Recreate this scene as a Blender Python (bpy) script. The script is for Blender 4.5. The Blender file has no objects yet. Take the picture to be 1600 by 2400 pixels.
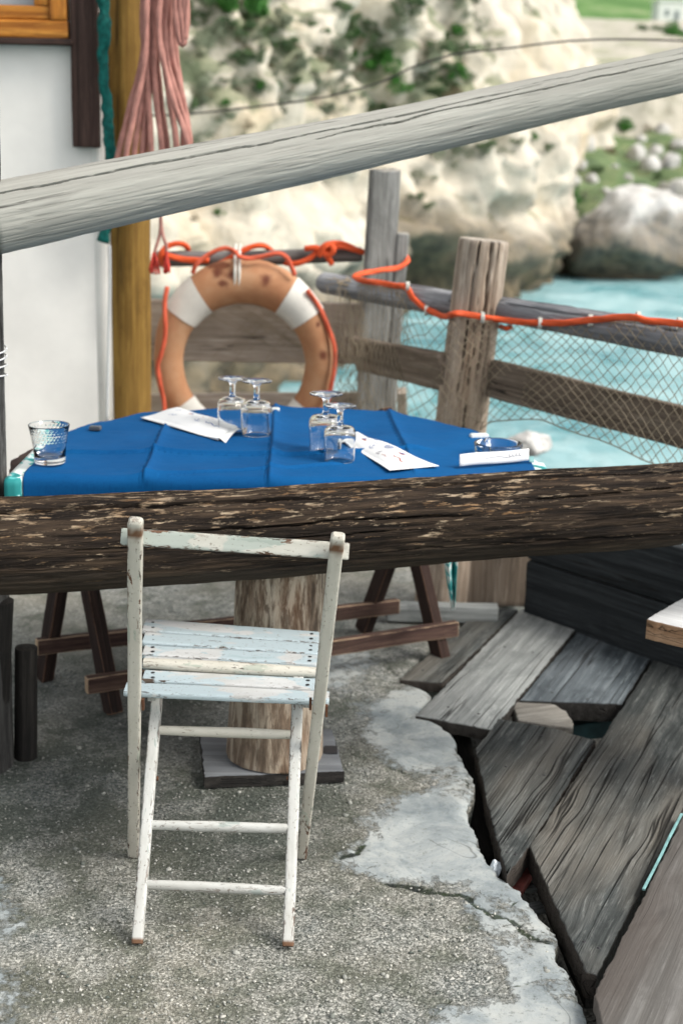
import bpy, math, random
import numpy as np
from mathutils import Vector, Matrix
from mathutils.bvhtree import BVHTree
S = bpy.context.scene
C = S.collection
rnd = random.Random(7)
nrg = np.random.default_rng(11)

# ------------------------------------------------------------------ camera, sky, sun, exposure
PITCH, ROLL, EYE = 15.0, 1.2, 1.5
cd = bpy.data.cameras.new('camera'); cam = bpy.data.objects.new('camera', cd); C.objects.link(cam)
cd.sensor_fit = 'VERTICAL'; cd.sensor_height = 36; cd.lens = 50
cd.clip_start = .05; cd.clip_end = 3000
RX = Matrix.Rotation(math.radians(90-PITCH), 4, 'X') @ Matrix.Rotation(math.radians(ROLL), 4, 'Z')
cam.matrix_world = Matrix.Translation((0, 0, EYE)) @ RX
cd.dof.use_dof = True; cd.dof.focus_distance = 2.72; cd.dof.aperture_fstop = 3.6
S.camera = cam
SUN_EL, SUN_AZ = 46.0, 112.0            # azimuth clockwise from +Y: over the sea at the right, a little behind
w = bpy.data.worlds.new('World'); S.world = w; w.use_nodes = True
wn = w.node_tree; bg = wn.nodes['Background']; sky = wn.nodes.new('ShaderNodeTexSky')
sky.sky_type = 'NISHITA'; sky.sun_disc = False
sky.sun_elevation = math.radians(SUN_EL); sky.sun_rotation = math.radians(SUN_AZ)
sky.air_density = 1.0; sky.dust_density = 3.0; sky.ozone_density = 1.0
hsv = wn.nodes.new('ShaderNodeHueSaturation'); hsv.inputs['Saturation'].default_value = .12      # a veiled, milky sky
wn.links.new(sky.outputs[0], hsv.inputs['Color']); wn.links.new(hsv.outputs[0], bg.inputs[0]); bg.inputs[1].default_value = .15
sd = bpy.data.lights.new('sun', 'SUN'); sun = bpy.data.objects.new('sun', sd); C.objects.link(sun)
sd.energy = 1.5; sd.angle = math.radians(24); sd.color = (1, .93, .83)
az, el = math.radians(SUN_AZ), math.radians(SUN_EL)
to_sun = Vector((math.sin(az)*math.cos(el), math.cos(az)*math.cos(el), math.sin(el)))
sun.rotation_euler = to_sun.to_track_quat('Z', 'Y').to_euler(); sun.location = to_sun*50
S.view_settings.view_transform = 'Standard'; S.view_settings.look = 'None'
S.view_settings.exposure = .82; S.view_settings.gamma = 1
S.cycles.use_denoising = True; S.cycles.max_bounces = 10; S.cycles.transmission_bounces = 10
S.cycles.diffuse_bounces = 3; S.cycles.glossy_bounces = 3; S.cycles.transparent_max_bounces = 12

# ------------------------------------------------------------------ from a photo pixel (1600 x 2400) to a place on a known plane
FPX = 2400*50/36.0
R3 = RX.to_3x3()
def ray(px, py): return R3 @ Vector(((px-800)/FPX, -(py-1200)/FPX, -1))
def G(px, py, h=0.0):
    d = ray(px, py); return Vector((0, 0, EYE)) + d*((h-EYE)/d.z)
def V(px, py, Y):
    d = ray(px, py); return Vector((0, 0, EYE)) + d*(Y/d.y)
def proj(p):
    c = R3.transposed() @ (Vector(p)-Vector((0, 0, EYE))); return 800+FPX*c.x/-c.z, 1200-FPX*c.y/-c.z
def at_row(p0, p1, py):
    a, b = 0.0, 1.0
    ya = proj(p0)[1]; s = 1 if proj(p1)[1] > ya else -1
    for _ in range(40):
        m = (a+b)/2
        if (proj(p0.lerp(p1, m))[1]-py)*s < 0: a = m
        else: b = m
    return p0.lerp(p1, (a+b)/2)

# ------------------------------------------------------------------ noise on arrays
def _h(ix, iy, iz, seed):
    n = (ix*374761393 + iy*668265263 + iz*2147483647 + seed*1274126177) & 0xffffffff
    n = ((n ^ (n >> 13))*1274126177) & 0xffffffff
    n = ((n ^ (n >> 16))*2246822519) & 0xffffffff
    return ((n ^ (n >> 15)) & 0xffffff)/float(0xffffff)
def vnoise(p, seed=0):
    p = np.asarray(p, float); i = np.floor(p).astype(np.int64); f = p-i; f = f*f*f*(f*(f*6-15)+10)
    o = 0
    for dx in (0, 1):
        wx = f[..., 0] if dx else 1-f[..., 0]
        for dy in (0, 1):
            wy = f[..., 1] if dy else 1-f[..., 1]
            for dz in (0, 1):
                wz = f[..., 2] if dz else 1-f[..., 2]
                o = o + wx*wy*wz*_h(i[..., 0]+dx, i[..., 1]+dy, i[..., 2]+dz, seed)
    return o
def fbm(p, octv=4, seed=0, gain=.5):
    p = np.asarray(p, float); a = 1.0; t = 0; o = 0
    for k in range(octv):
        o = o + a*(vnoise(p*(2.03**k)+k*17.3, seed+k)*2-1); t += a; a *= gain
    return o/t
def ridge(p, octv=4, seed=0):
    p = np.asarray(p, float); a = 1.0; t = 0; o = 0
    for k in range(octv):
        o = o + a*(1-np.abs(vnoise(p*(2.03**k)+k*11.7, seed+k)*2-1)*2); t += a; a *= .5
    return o/t

# ------------------------------------------------------------------ objects
WM = {}
def frame(loc, x=None, up=(0, 0, 1)):
    if x is None: return Matrix.Translation(loc)
    X = Vector(x).normalized(); U = Vector(up)
    if abs(X.dot(U.normalized())) > .98: U = Vector((0, 1, 0))
    Y = U.cross(X).normalized(); Z = X.cross(Y)
    return Matrix.Translation(loc) @ Matrix((X, Y, Z)).transposed().to_4x4()
def place(o, M, parent=None):
    WM[o.name] = M
    if parent:
        o.parent = parent; o.matrix_basis = WM[parent.name].inverted() @ M
    else: o.matrix_basis = M
def mk(name, verts, faces, mats, parent=None, M=None, local=False, smooth=True, attrs=None, fm=None, sharp=None):
    vs = np.asarray(verts, float).reshape(-1, 3)
    if M is None:
        c = (vs.min(0)+vs.max(0))/2; M = Matrix.Translation((c[0], c[1], vs[:, 2].min()))
    if not local:
        I = np.array(M.inverted()); vs = vs @ I[:3, :3].T + I[:3, 3]
    me = bpy.data.meshes.new(name); me.from_pydata(vs.tolist(), [], faces); me.update()
    for m in (mats if isinstance(mats, (list, tuple)) else [mats]): me.materials.append(m)
    if fm is not None: me.polygons.foreach_set('material_index', fm)
    if smooth: me.polygons.foreach_set('use_smooth', [True]*len(me.polygons))
    if sharp: me.set_sharp_from_angle(angle=math.radians(sharp))
    for k, a in (attrs or {}).items():
        me.attributes.new(k, 'FLOAT', 'POINT').data.foreach_set('value', np.asarray(a, np.float32))
    o = bpy.data.objects.new(name, me); C.objects.link(o); place(o, M, parent); return o
def empty(name, loc):
    o = bpy.data.objects.new(name, None); o.empty_display_size = .1; C.objects.link(o); place(o, Matrix.Translation(loc)); return o
def outward(o):
    import bmesh
    bm = bmesh.new(); bm.from_mesh(o.data); bmesh.ops.remove_doubles(bm, verts=bm.verts, dist=1e-6); bmesh.ops.recalc_face_normals(bm, faces=bm.faces); bm.to_mesh(o.data); bm.free()
def tag(o, label=None, cat=None, group=None, kind=None):
    if label: o['label'] = label
    if cat: o['category'] = cat
    if group: o['group'] = group
    if kind: o['kind'] = kind
    return o
class MB:
    def __init__(s): s.v = []; s.f = []; s.m = []
    def add(s, vf, mi=0):
        v, f = vf[0], vf[1]; n = len(s.v); s.v += [tuple(q) for q in v]; s.f += [tuple(i+n for i in q) for q in f]; s.m += [mi]*len(f); return s
    def build(s, name, mats, parent=None, **k): return mk(name, s.v, s.f, mats, parent, fm=s.m, **k)

def rings(rs, closed=True, caps=True):
    """faces between equal rings laid one after another"""
    n = rs[0]; k = rs[1]; f = []
    for i in range(k-1):
        for j in range(n if closed else n-1):
            a = i*n+j; b = i*n+(j+1) % n; f.append((a, b, b+n, a+n))
    if caps and closed:
        f.append(tuple(reversed(range(n)))); f.append(tuple(range((k-1)*n, k*n)))
    return f
def smooth_path(pts, step):
    P = [Vector(p) for p in pts]; P = [P[0]*2-P[1]]+P+[P[-1]*2-P[-2]]; out = []
    for i in range(1, len(P)-2):
        n = max(1, int((P[i+1]-P[i]).length/step))
        for k in range(n):
            t = k/n; a, b, c, d = P[i-1], P[i], P[i+1], P[i+2]
            out.append(.5*((2*b)+(c-a)*t+(2*a-5*b+4*c-d)*t*t+(3*b-a-3*c+d)*t**3))
    out.append(P[-2]); return out
def tube(pts, r, n=8, step=None, lobes=0, pitch=.05, taper=None):
    P = smooth_path(pts, step) if step else [Vector(p) for p in pts]
    v = []; N = None; s = 0; k = len(P)
    for i, p in enumerate(P):
        T = (P[min(i+1, k-1)]-P[max(i-1, 0)])
        T = T.normalized() if T.length > 1e-9 else Vector((0, 0, 1))
        if N is None: N = T.orthogonal().normalized()
        N = (N-T*N.dot(T)); N = N.normalized() if N.length > 1e-6 else T.orthogonal().normalized()
        B = T.cross(N)
        if i: s += (p-P[i-1]).length
        rr = r if taper is None else r*taper(i/(k-1))
        for j in range(n):
            a = 2*math.pi*j/n; q = rr
            if lobes: q = rr*(.74+.34*abs(math.cos(lobes/2*(a-2*math.pi*s/pitch/lobes*1.0))))
            v.append(p+N*math.cos(a)*q+B*math.sin(a)*q)
    return v, rings((n, k))
def rope(pts, r, pitch=.06): return tube(pts, r, 12, r*.55, 3, pitch*3)

def beam(name, p0, p1, wd, th, mat, parent=None, up=(0, 0, 1), bev=.003, rough=.0012, seg=None, seed=None, taper=1.0, bow=0.0, endrough=0.0, rnd_prof=False):
    """a sawn length of wood: local X along it, width in Y, thickness in Z; 'edge' marks the arrises, 'end' the ends"""
    p0, p1 = Vector(p0), Vector(p1); L = (p1-p0).length; M = frame(p0, p1-p0, up)
    seed = rnd.randrange(9999) if seed is None else seed
    hw, ht = wd/2, th/2; b = min(bev, hw*.9, ht*.9); prof = []
    for cx, cy, a0 in ((hw-b, ht-b, 0), (-hw+b, ht-b, 90), (-hw+b, -ht+b, 180), (hw-b, -ht+b, 270)):
        for a, e in ((0, .55), (45, 1), (90, .55)):
            t = math.radians(a0+a); prof.append((cx+b*math.cos(t), cy+b*math.sin(t), e))
    full = []; m = len(prof)
    for i in range(m):
        x0, y0, e0 = prof[i]; x1, y1, e1 = prof[(i+1) % m]; full.append(prof[i])
        d = math.hypot(x1-x0, y1-y0)
        if i % 3 == 2 and d > .012:
            q = min(.35, .005/d)
            full.append((x0+(x1-x0)*q, y0+(y1-y0)*q, 0))
            ns = min(6, int(d/.03))
            for k in range(1, ns): full.append((x0+(x1-x0)*k/ns, y0+(y1-y0)*k/ns, 0))
            full.append((x1+(x0-x1)*q, y1+(y0-y1)*q, 0))
    A = np.array(full); n = len(A); k = seg or max(3, min(90, int(L/.02)))
    xs = np.linspace(0, L, k+1); xs = np.concatenate(([0, min(.004, L*.02)], xs[1:-1], [L-min(.007, L*.02), L-min(.0035, L*.01), L])); k = len(xs)
    v = np.zeros((k, n, 3)); v[..., 0] = xs[:, None]
    tp = 1+(taper-1)*(xs/L)
    v[..., 1] = A[None, :, 0]*tp[:, None]; v[..., 2] = A[None, :, 1]*tp[:, None]
    sc = np.ones(k); sc[0] = sc[-1] = .93 if bev > .002 else .97
    v[..., 1] *= sc[:, None]; v[..., 2] *= sc[:, None]
    if rough:
        q = v*np.array([9., 60., 60.])+seed; v[..., 1] += fbm(q, 3, 1)*rough; v[..., 2] += fbm(q+50, 3, 2)*rough
    if bow: v[..., 2] += bow*np.sin(np.pi*xs/L)[:, None]
    if endrough:
        q = np.stack([np.zeros_like(v[..., 1]), v[..., 1]*70+seed, v[..., 2]*70], -1); e = fbm(q, 3, 5)*endrough
        v[0, :, 0] += e[0]; v[1, :, 0] += e[0]; v[-1, :, 0] += e[-1]; v[-2, :, 0] += e[-1]; v[-3, :, 0] += e[-1]
    edge = np.tile(A[:, 2], (k, 1)); end = np.zeros((k, n)); end[0] = end[-1] = 1; edge[0] = edge[-1] = 1
    return mk(name, v.reshape(-1, 3), rings((n, k)), mat, parent, M=M, local=True, attrs={'edge': edge.ravel(), 'end': end.ravel()}, sharp=50)

def log(name, p0, p1, r0, r1, mat, parent=None, n=96, k=160, disp=.006, cracks=(), flat=0.0, seed=3, knots=0, wob=.01, stretch=3.0, chamfer=.008, groove=.003, wander=.3, waist=0.0):
    """a round trunk: local X along it; cracks are (angle deg, depth, width deg, x0, x1)"""
    p0, p1 = Vector(p0), Vector(p1); L = (p1-p0).length; M = frame(p0, p1-p0)
    xs = np.linspace(0, 1, k); th = np.linspace(0, 2*np.pi, n, endpoint=False)
    X, T = np.meshgrid(xs, th, indexing='ij'); R = r0+(r1-r0)*X-waist*np.sin(np.pi*X)
    rm = (r0+r1)/2
    q = np.stack([X*L*stretch, np.cos(T)*rm*22, np.sin(T)*rm*22], -1)+seed*7.1
    R = R*(1+.05*fbm(np.stack([X*L*1.6, np.cos(T)*1.2, np.sin(T)*1.2], -1)+seed, 3, seed))
    R = R+fbm(q, 4, seed+1)*disp
    q2 = np.stack([X*L*7, np.cos(T)*rm*170, np.sin(T)*rm*170], -1)+seed*3
    R = R-np.clip(ridge(q2, 2, seed+2)-.35, 0, 1)*groove
    crack = np.zeros_like(R)
    for (a, dep, wdt, x0, x1) in cracks:
        a = math.radians(a); wv = math.radians(wdt)
        wand = wander*fbm(np.stack([X*L*1.3, X*0+a*3, X*0], -1), 3, seed+9)+.05*fbm(np.stack([X*L*14, X*0+a*5, X*0], -1), 2, seed+5)
        d = np.abs(np.angle(np.exp(1j*(T-a-wand))))
        win = np.clip((X-x0)/.06, 0, 1)*np.clip((x1-X)/.06, 0, 1)
        wloc = wv*(.35+.65*win)*(.6+.8*vnoise(np.stack([X*L*5, X*0+a, X*0], -1), seed))
        c = np.clip(1-d/wloc, 0, 1)*win; R = R-c**.7*dep; crack = np.maximum(crack, c)
    R[0] -= chamfer; R[-1] -= chamfer
    yz = fbm(np.stack([X*L*1.1, X*0, X*0], -1), 2, seed+20)*wob; yy = fbm(np.stack([X*L*1.1, X*0+9, X*0], -1), 2, seed+21)*wob
    v = np.stack([X*L, np.cos(T)*R+yy, np.sin(T)*R+yz], -1)
    v[0, :, 0] += fbm(np.stack([np.cos(th)*3, np.sin(th)*3, th*0], -1), 3, seed)*.008
    f = rings((n, k), caps=False); vv = v.reshape(-1, 3)
    # end grain: rings drawn in to a centre so the cut ends are modelled too
    extra = []; cr = [crack.ravel()]; en = [np.zeros(vv.shape[0])]; nb = len(vv)
    for e, base in ((0, 0), (1, (k-1)*n)):
        ctr = vv[base:base+n].mean(0); prev = base
        for g in (.8, .45):
            ring = ctr+(vv[base:base+n]-ctr)*g; st = nb+sum(len(x) for x in extra); extra.append(ring)
            for j in range(n):
                a, b = prev+j, prev+(j+1) % n; c, d = st+(j+1) % n, st+j
                f.append((a, b, c, d) if e else (b, a, d, c))
            prev = st
        st = nb+sum(len(x) for x in extra); extra.append(ctr[None])
        for j in range(n): f.append((prev+j, prev+(j+1) % n, st) if e else (prev+(j+1) % n, prev+j, st))
    ex = np.concatenate(extra); vv = np.concatenate([vv, ex])
    cr.append(np.zeros(len(ex))); en.append(np.ones(len(ex)))
    en[0][:n] = .6; en[0][-n:] = .6
    return mk(name, vv, f, mat, parent, M=M, local=True, attrs={'crack': np.concatenate(cr), 'end': np.concatenate(en)}, sharp=60)

def prism(outline, z0, z1, bev=0.004, zf=None):
    """a plank cut to a plan outline (list of (x, y)); rounded arris on top"""
    o = [Vector((p[0], p[1])) for p in outline]
    ar = sum(o[i].x*o[(i+1) % len(o)].y-o[(i+1) % len(o)].x*o[i].y for i in range(len(o)))
    if ar < 0: o.reverse()
    # points along the edges for a worn outline
    P = []
    for i in range(len(o)):
        a, b = o[i], o[(i+1) % len(o)]; m = max(1, int((b-a).length/.008))
        for j in range(m):
            P.append(a.lerp(b, j/m))
    n = len(P); v = []; lay = ((0, z0), (0, z1-bev), (bev*.35, z1-bev*.3), (bev, z1))
    N = []
    for i in range(n):
        t = (P[(i+1) % n]-P[i-1]).normalized(); N.append(Vector((-t.y, t.x)))
    for off, z in lay:
        for i in range(n):
            j = (vnoise(np.array([[P[i].x*40, P[i].y*40, 3.]]))[0]-.5)*.004+(vnoise(np.array([[P[i].x*170, P[i].y*170, 9.]]))[0]-.5)*.003
            q = P[i]+N[i]*(off+j); v.append((q.x, q.y, z+(zf(q.x, q.y) if zf else 0)))
    return v, rings((n, 4))
def lathe(prof, ctr, n=40, M=None):
    v = []; c = Vector(ctr)
    for r, z in prof:
        for j in range(n):
            a = 2*math.pi*j/n; v.append((c.x+r*math.cos(a), c.y+r*math.sin(a), c.z+z))
    return v, rings((n, len(prof)), caps=False)
def box(a, b):
    x0, y0, z0 = a; x1, y1, z1 = b
    v = [(x0, y0, z0), (x1, y0, z0), (x1, y1, z0), (x0, y1, z0), (x0, y0, z1), (x1, y0, z1), (x1, y1, z1), (x0, y1, z1)]
    return v, [(3, 2, 1, 0), (4, 5, 6, 7), (0, 1, 5, 4), (1, 2, 6, 5), (2, 3, 7, 6), (3, 0, 4, 7)]
def inpoly(P, poly):
    x, y = P[..., 0], P[..., 1]; r = np.zeros(x.shape, bool); n = len(poly)
    for i in range(n):
        x0, y0 = poly[i]; x1, y1 = poly[(i+1) % n]
        c = ((y0 > y) != (y1 > y)) & (x < (x1-x0)*(y-y0)/((y1-y0) or 1e-12)+x0); r ^= c
    return r
def polydist(P, poly):
    d = np.full(P.shape[:-1], 1e9); n = len(poly)
    for i in range(n):
        a = np.array(poly[i]); b = np.array(poly[(i+1) % n]); ab = b-a
        t = np.clip(((P-a)@ab)/max(ab@ab, 1e-12), 0, 1); q = P-(a+t[..., None]*ab); d = np.minimum(d, np.hypot(q[..., 0], q[..., 1]))
    return np.where(inpoly(P, poly), -d, d)

# ------------------------------------------------------------------ material graph helper
class NG:
    def __init__(s, name, rough=.8, spec=.3):
        s.m = bpy.data.materials.new(name); s.m.use_nodes = True; s.t = s.m.node_tree; s.b = s.t.nodes['Principled BSDF']
        s.b.inputs['Roughness'].default_value = rough; s.b.inputs['Specular IOR Level'].default_value = spec
        s._o = None
    def put(s, sock, v):
        if hasattr(v, 'is_output'): s.t.links.new(v, sock)
        elif isinstance(v, (tuple, list)) and len(v) == 3 and sock.type == 'RGBA': sock.default_value = (*v, 1)
        else: sock.default_value = v
    def co(s, kind='Object', var=True):
        n = s.t.nodes.new('ShaderNodeTexCoord'); o = n.outputs[kind]
        if not var: return o
        i = s.t.nodes.new('ShaderNodeObjectInfo'); a = s.t.nodes.new('ShaderNodeVectorMath'); a.operation = 'ADD'
        k = s.math('MULTIPLY', i.outputs['Random'], 37.0); s.t.links.new(o, a.inputs[0]); s.t.links.new(k, a.inputs[1]); return a.outputs[0]
    def sc(s, vec, x, y=None, z=None, off=(0, 0, 0)):
        y = x if y is None else y; z = y if z is None else z
        n = s.t.nodes.new('ShaderNodeMapping'); n.inputs['Scale'].default_value = (x, y, z); n.inputs['Location'].default_value = off
        s.t.links.new(vec, n.inputs['Vector']); return n.outputs[0]
    def noise(s, vec, scale=1., detail=4., rough=.55, dist=0.):
        n = s.t.nodes.new('ShaderNodeTexNoise'); n.inputs['Scale'].default_value = scale; n.inputs['Detail'].default_value = detail
        n.inputs['Roughness'].default_value = rough; n.inputs['Distortion'].default_value = dist; s.t.links.new(vec, n.inputs['Vector']); return n.outputs['Fac']
    def vor(s, vec, scale=1., feat='F1', out='Distance', rand=1.):
        n = s.t.nodes.new('ShaderNodeTexVoronoi'); n.feature = feat; n.inputs['Scale'].default_value = scale; n.inputs['Randomness'].default_value = rand
        s.t.links.new(vec, n.inputs['Vector']); return n.outputs[out]
    def ramp(s, f, *st):
        n = s.t.nodes.new('ShaderNodeValToRGB'); e = n.color_ramp.elements
        while len(e) < len(st): e.new(.5)
        for i, (p, c) in enumerate(st):
            e[i].position = p; e[i].color = (c, c, c, 1) if isinstance(c, (int, float)) else (*c, 1)
        s.put(n.inputs['Fac'], f); return n.outputs['Color']
    def mix(s, f, a, b, mode='MIX'):
        n = s.t.nodes.new('ShaderNodeMix'); n.data_type = 'RGBA'; n.blend_type = mode
        s.put(n.inputs[0], f); s.put(n.inputs[6], a); s.put(n.inputs[7], b); return n.outputs[2]
    def math(s, op, a, b=0., clamp=False):
        n = s.t.nodes.new('ShaderNodeMath'); n.operation = op; n.use_clamp = clamp; s.put(n.inputs[0], a); s.put(n.inputs[1], b); return n.outputs[0]
    def attr(s, name):
        n = s.t.nodes.new('ShaderNodeAttribute'); n.attribute_name = name; return n.outputs['Fac']
    def rand(s): return s.t.nodes.new('ShaderNodeObjectInfo').outputs['Random']
    def bump(s, h, strength=.5, dist=.01, nrm=None):
        n = s.t.nodes.new('ShaderNodeBump'); n.inputs['Strength'].default_value = strength; n.inputs['Distance'].default_value = dist
        s.put(n.inputs['Height'], h)
        if nrm is not None: s.put(n.inputs['Normal'], nrm)
        return n.outputs[0]
    def out(s, col=None, rough=None, nrm=None, **k):
        if col is not None: s.put(s.b.inputs['Base Color'], col)
        if rough is not None: s.put(s.b.inputs['Roughness'], rough)
        if nrm is not None: s.put(s.b.inputs['Normal'], nrm)
        for a, v in k.items(): s.put(s.b.inputs[a.replace('_', ' ')], v)
        return s.m
    def sep(s, vec, i):
        n = s.t.nodes.new('ShaderNodeSeparateXYZ'); s.t.links.new(vec, n.inputs[0]); return n.outputs[i]

def wood(name, dark, mid, light, grain=1.0, crackc=(.012, .011, .01), crackamt=.5, blotch=None, blotchamt=.4, rough=.85, bump=.5, endc=None, tint=.25, wear=.35, knots=.5, warp=.006, edgec=None):
    g = NG(name, rough, .2); co0 = g.co()
    wn_ = g.t.nodes.new('ShaderNodeTexNoise'); wn_.inputs['Scale'].default_value = 1.; wn_.inputs['Detail'].default_value = 2.; g.t.links.new(g.sc(co0, 3.2, 7), wn_.inputs['Vector'])
    ws = g.t.nodes.new('ShaderNodeVectorMath'); ws.operation = 'MULTIPLY'; ws.inputs[1].default_value = (0, warp, warp); g.t.links.new(wn_.outputs['Color'], ws.inputs[0])
    kd = g.vor(g.sc(co0, 2.6, 8.5), 1., 'F1', 'Distance'); kn = g.ramp(kd, (.0, 1.), (.11, 0.))
    kv = g.t.nodes.new('ShaderNodeCombineXYZ'); g.put(kv.inputs[1], g.math('MULTIPLY', g.ramp(kd, (.0, 1.), (.30, 0.)), .012))
    wa = g.t.nodes.new('ShaderNodeVectorMath'); wa.operation = 'ADD'; g.t.links.new(co0, wa.inputs[0]); g.t.links.new(ws.outputs[0], wa.inputs[1])
    wb = g.t.nodes.new('ShaderNodeVectorMath'); wb.operation = 'ADD'; g.t.links.new(wa.outputs[0], wb.inputs[0]); g.t.links.new(kv.outputs[0], wb.inputs[1]); co = wb.outputs[0]
    a = g.noise(g.sc(co, 1.3*grain, 38*grain), 1., 6., .64, .08)
    b = g.noise(g.sc(co, 5*grain, 190*grain), 1., 4., .6, .05)
    c = g.noise(g.sc(co, 1.7, 6), 1., 3., .5)
    col = g.ramp(a, (.28, dark), (.5, mid), (.72, light))
    col = g.mix(g.math('MULTIPLY', g.ramp(b, (.35, 1.), (.6, 0.)), .52), col, dark)
    wr = g.noise(g.sc(co, 9*grain, 120*grain, off=(8, 3, 3)), 1., 5., .7, .1); col = g.mix(g.math('MULTIPLY', g.ramp(wr, (.56, 0.), (.68, 1.)), wear), col, tuple(min(1, x*1.35) for x in light))
    sm = g.noise(g.sc(co, 5, 11, off=(1, 8, 4)), 1., 6., .7, .6); col = g.mix(g.math('MULTIPLY', g.ramp(sm, (.40, 1.), (.5, 0.)), wear), col, dark)
    if blotch is not None: col = g.mix(g.math('MULTIPLY', g.ramp(c, (.45, 0.), (.68, 1.)), blotchamt), col, blotch)
    ck = g.noise(g.sc(co, .55*grain, 27*grain, off=(3, 1, 7)), 1., 2.5, .45, .04)
    k = g.math('ABSOLUTE', g.math('SUBTRACT', ck, .5)); ckm = g.ramp(k, (0., 1.), (.005+.014*crackamt, 0.))
    patch = g.ramp(g.noise(g.sc(co, 1.5, 9, off=(9, 2, 2)), 1., 2.), (.46, 0.), (.56, 1.))
    ckm = g.math('MULTIPLY', ckm, patch)
    col = g.mix(g.math('MULTIPLY', ckm, .9), col, crackc)
    col = g.mix(g.math('MULTIPLY', kn, knots), col, tuple(x*.7 for x in dark))
    r = g.math('ADD', 1-tint/2, g.math('MULTIPLY', g.rand(), tint)); col = g.mix(1., col, r, 'MULTIPLY')
    crk = g.attr('crack'); col = g.mix(g.math('MULTIPLY', crk, .75, True), col, crackc)
    if endc is not None:
        e = g.noise(g.sc(co, 60, 60, 60), 1., 3.); ec = g.ramp(e, (.3, tuple(x*.55 for x in endc)), (.7, endc)); col = g.mix(g.attr('end'), col, ec)
    if edgec is not None: col = g.mix(g.ramp(g.math('MULTIPLY', g.attr('edge'), g.noise(g.sc(co, 12, 60), 1., 4., .7)), (.30, 0.), (.42, .9)), col, edgec)
    h = g.math('SUBTRACT', g.math('ADD', a, g.math('MULTIPLY', b, .6)), g.math('MULTIPLY', ckm, 1.2))
    return g.out(col, None, g.bump(h, bump, .006))
M = {}
M['grey'] = wood('grey_weathered_wood', (.11, .11, .105), (.29, .29, .275), (.44, .44, .42), 1., blotch=(.15, .15, .13), blotchamt=.3, endc=(.38, .36, .32))
M['rail'] = wood('pale_handrail_wood', (.26, .255, .23), (.35, .346, .312), (.405, .40, .362), .8, wear=.10, crackamt=.3, blotch=(.23, .235, .2), blotchamt=.45, bump=.3)
M['bark'] = wood('dark_bark_pole', (.035, .03, .027), (.12, .105, .095), (.22, .2, .19), 1.3, blotch=(.25, .24, .24), blotchamt=.5)
M['greypole'] = wood('blue_grey_pole', (.13, .13, .14), (.30, .305, .32), (.46, .47, .49), 1.1, blotch=(.1, .09, .09), blotchamt=.5)
M['post'] = wood('brown_fence_post', (.14, .10, .07), (.44, .36, .285), (.60, .52, .43), 1., crackamt=1., blotch=(.27, .17, .1), blotchamt=.45, endc=(.5, .44, .37))
M['board'] = wood('fence_board_wood', (.07, .055, .042), (.19, .15, .115), (.31, .26, .21), 1., blotch=(.15, .11, .08), blotchamt=.4)
M['boardpale'] = wood('pale_fence_board', (.26, .215, .175), (.44, .375, .315), (.55, .49, .425), 1., blotch=(.3, .23, .18), blotchamt=.4)
M['deck'] = wood('deck_plank_wood', (.020, .024, .024), (.076, .083, .081), (.195, .203, .194), 1.1, wear=.6, crackamt=1.9, blotch=(.19, .174, .148), blotchamt=.65, bump=.9, endc=(.05, .042, .036))
M['deckpale'] = wood('pale_deck_plank', (.13, .142, .14), (.31, .325, .315), (.45, .465, .45), 1.0, wear=.5, crackamt=1.1, blotch=(.22, .23, .23), blotchamt=.5, bump=.6, endc=(.05, .045, .04))
M['deckblue'] = wood('blue_grey_deck_plank', (.022, .028, .033), (.075, .09, .10), (.21, .24, .255), 1.0, wear=.6, crackamt=1.1, blotch=(.22, .25, .27), blotchamt=.4, bump=.7, endc=(.03, .028, .026))
M['darkboard'] = wood('dark_barrier_wood', (.012, .014, .016), (.033, .038, .041), (.06, .066, .07), 1., crackamt=.6)
M['ply'] = wood('worn_plywood_sheet', (.10, .094, .087), (.165, .158, .147), (.255, .248, .236), .8, crackamt=.0, blotch=(.095, .078, .068), blotchamt=.65, bump=.35)
M['trestle'] = wood('red_brown_stained_wood', (.012, .008, .007), (.032, .019, .016), (.06, .036, .029), 1., crackamt=.3, blotch=(.12, .065, .045), blotchamt=.2, endc=(.3, .2, .13), edgec=(.13, .075, .052))
M['trestleworn'] = wood('worn_red_brown_wood', (.022, .013, .012), (.06, .034, .029), (.15, .095, .072), 1., crackamt=.3, blotch=(.30, .20, .14), blotchamt=.3, endc=(.4, .3, .2), edgec=(.42, .30, .20))
M['darkpost'] = wood('sooty_grey_post', (.015, .015, .015), (.05, .049, .047), (.13, .13, .125), 1.1, blotch=(.02, .02, .02), blotchamt=.5)
M['blackwood'] = wood('blackened_stake_wood', (.008, .008, .008), (.022, .02, .018), (.05, .045, .04), 1.2)
M['yellow'] = wood('ochre_stained_post', (.10, .052, .012), (.27, .155, .035), (.40, .255, .07), .9, crackamt=.4, blotch=(.26, .15, .04), blotchamt=.5, bump=.3)
M['brown'] = wood('dark_brown_painted_board', (.02, .012, .01), (.055, .033, .027), (.09, .055, .045), 1., crackamt=.2)
M['orangewood'] = wood('varnished_orange_wood', (.20, .065, .012), (.50, .19, .03), (.66, .31, .06), 1., crackamt=.1, rough=.4)
M['wedge'] = wood('split_offcut_wood', (.12, .11, .095), (.28, .265, .235), (.40, .385, .35), 1.4, crackamt=1.)
M['bench'] = wood('pale_bench_wood', (.42, .42, .42), (.58, .59, .59), (.68, .69, .69), .8, crackamt=.0, blotch=(.5, .5, .5), blotchamt=.3, bump=.15, endc=(.36, .22, .13))
M['benchedge'] = wood('sawn_bench_edge', (.16, .09, .05), (.30, .18, .105), (.42, .28, .18), 1., crackamt=.2)

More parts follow.
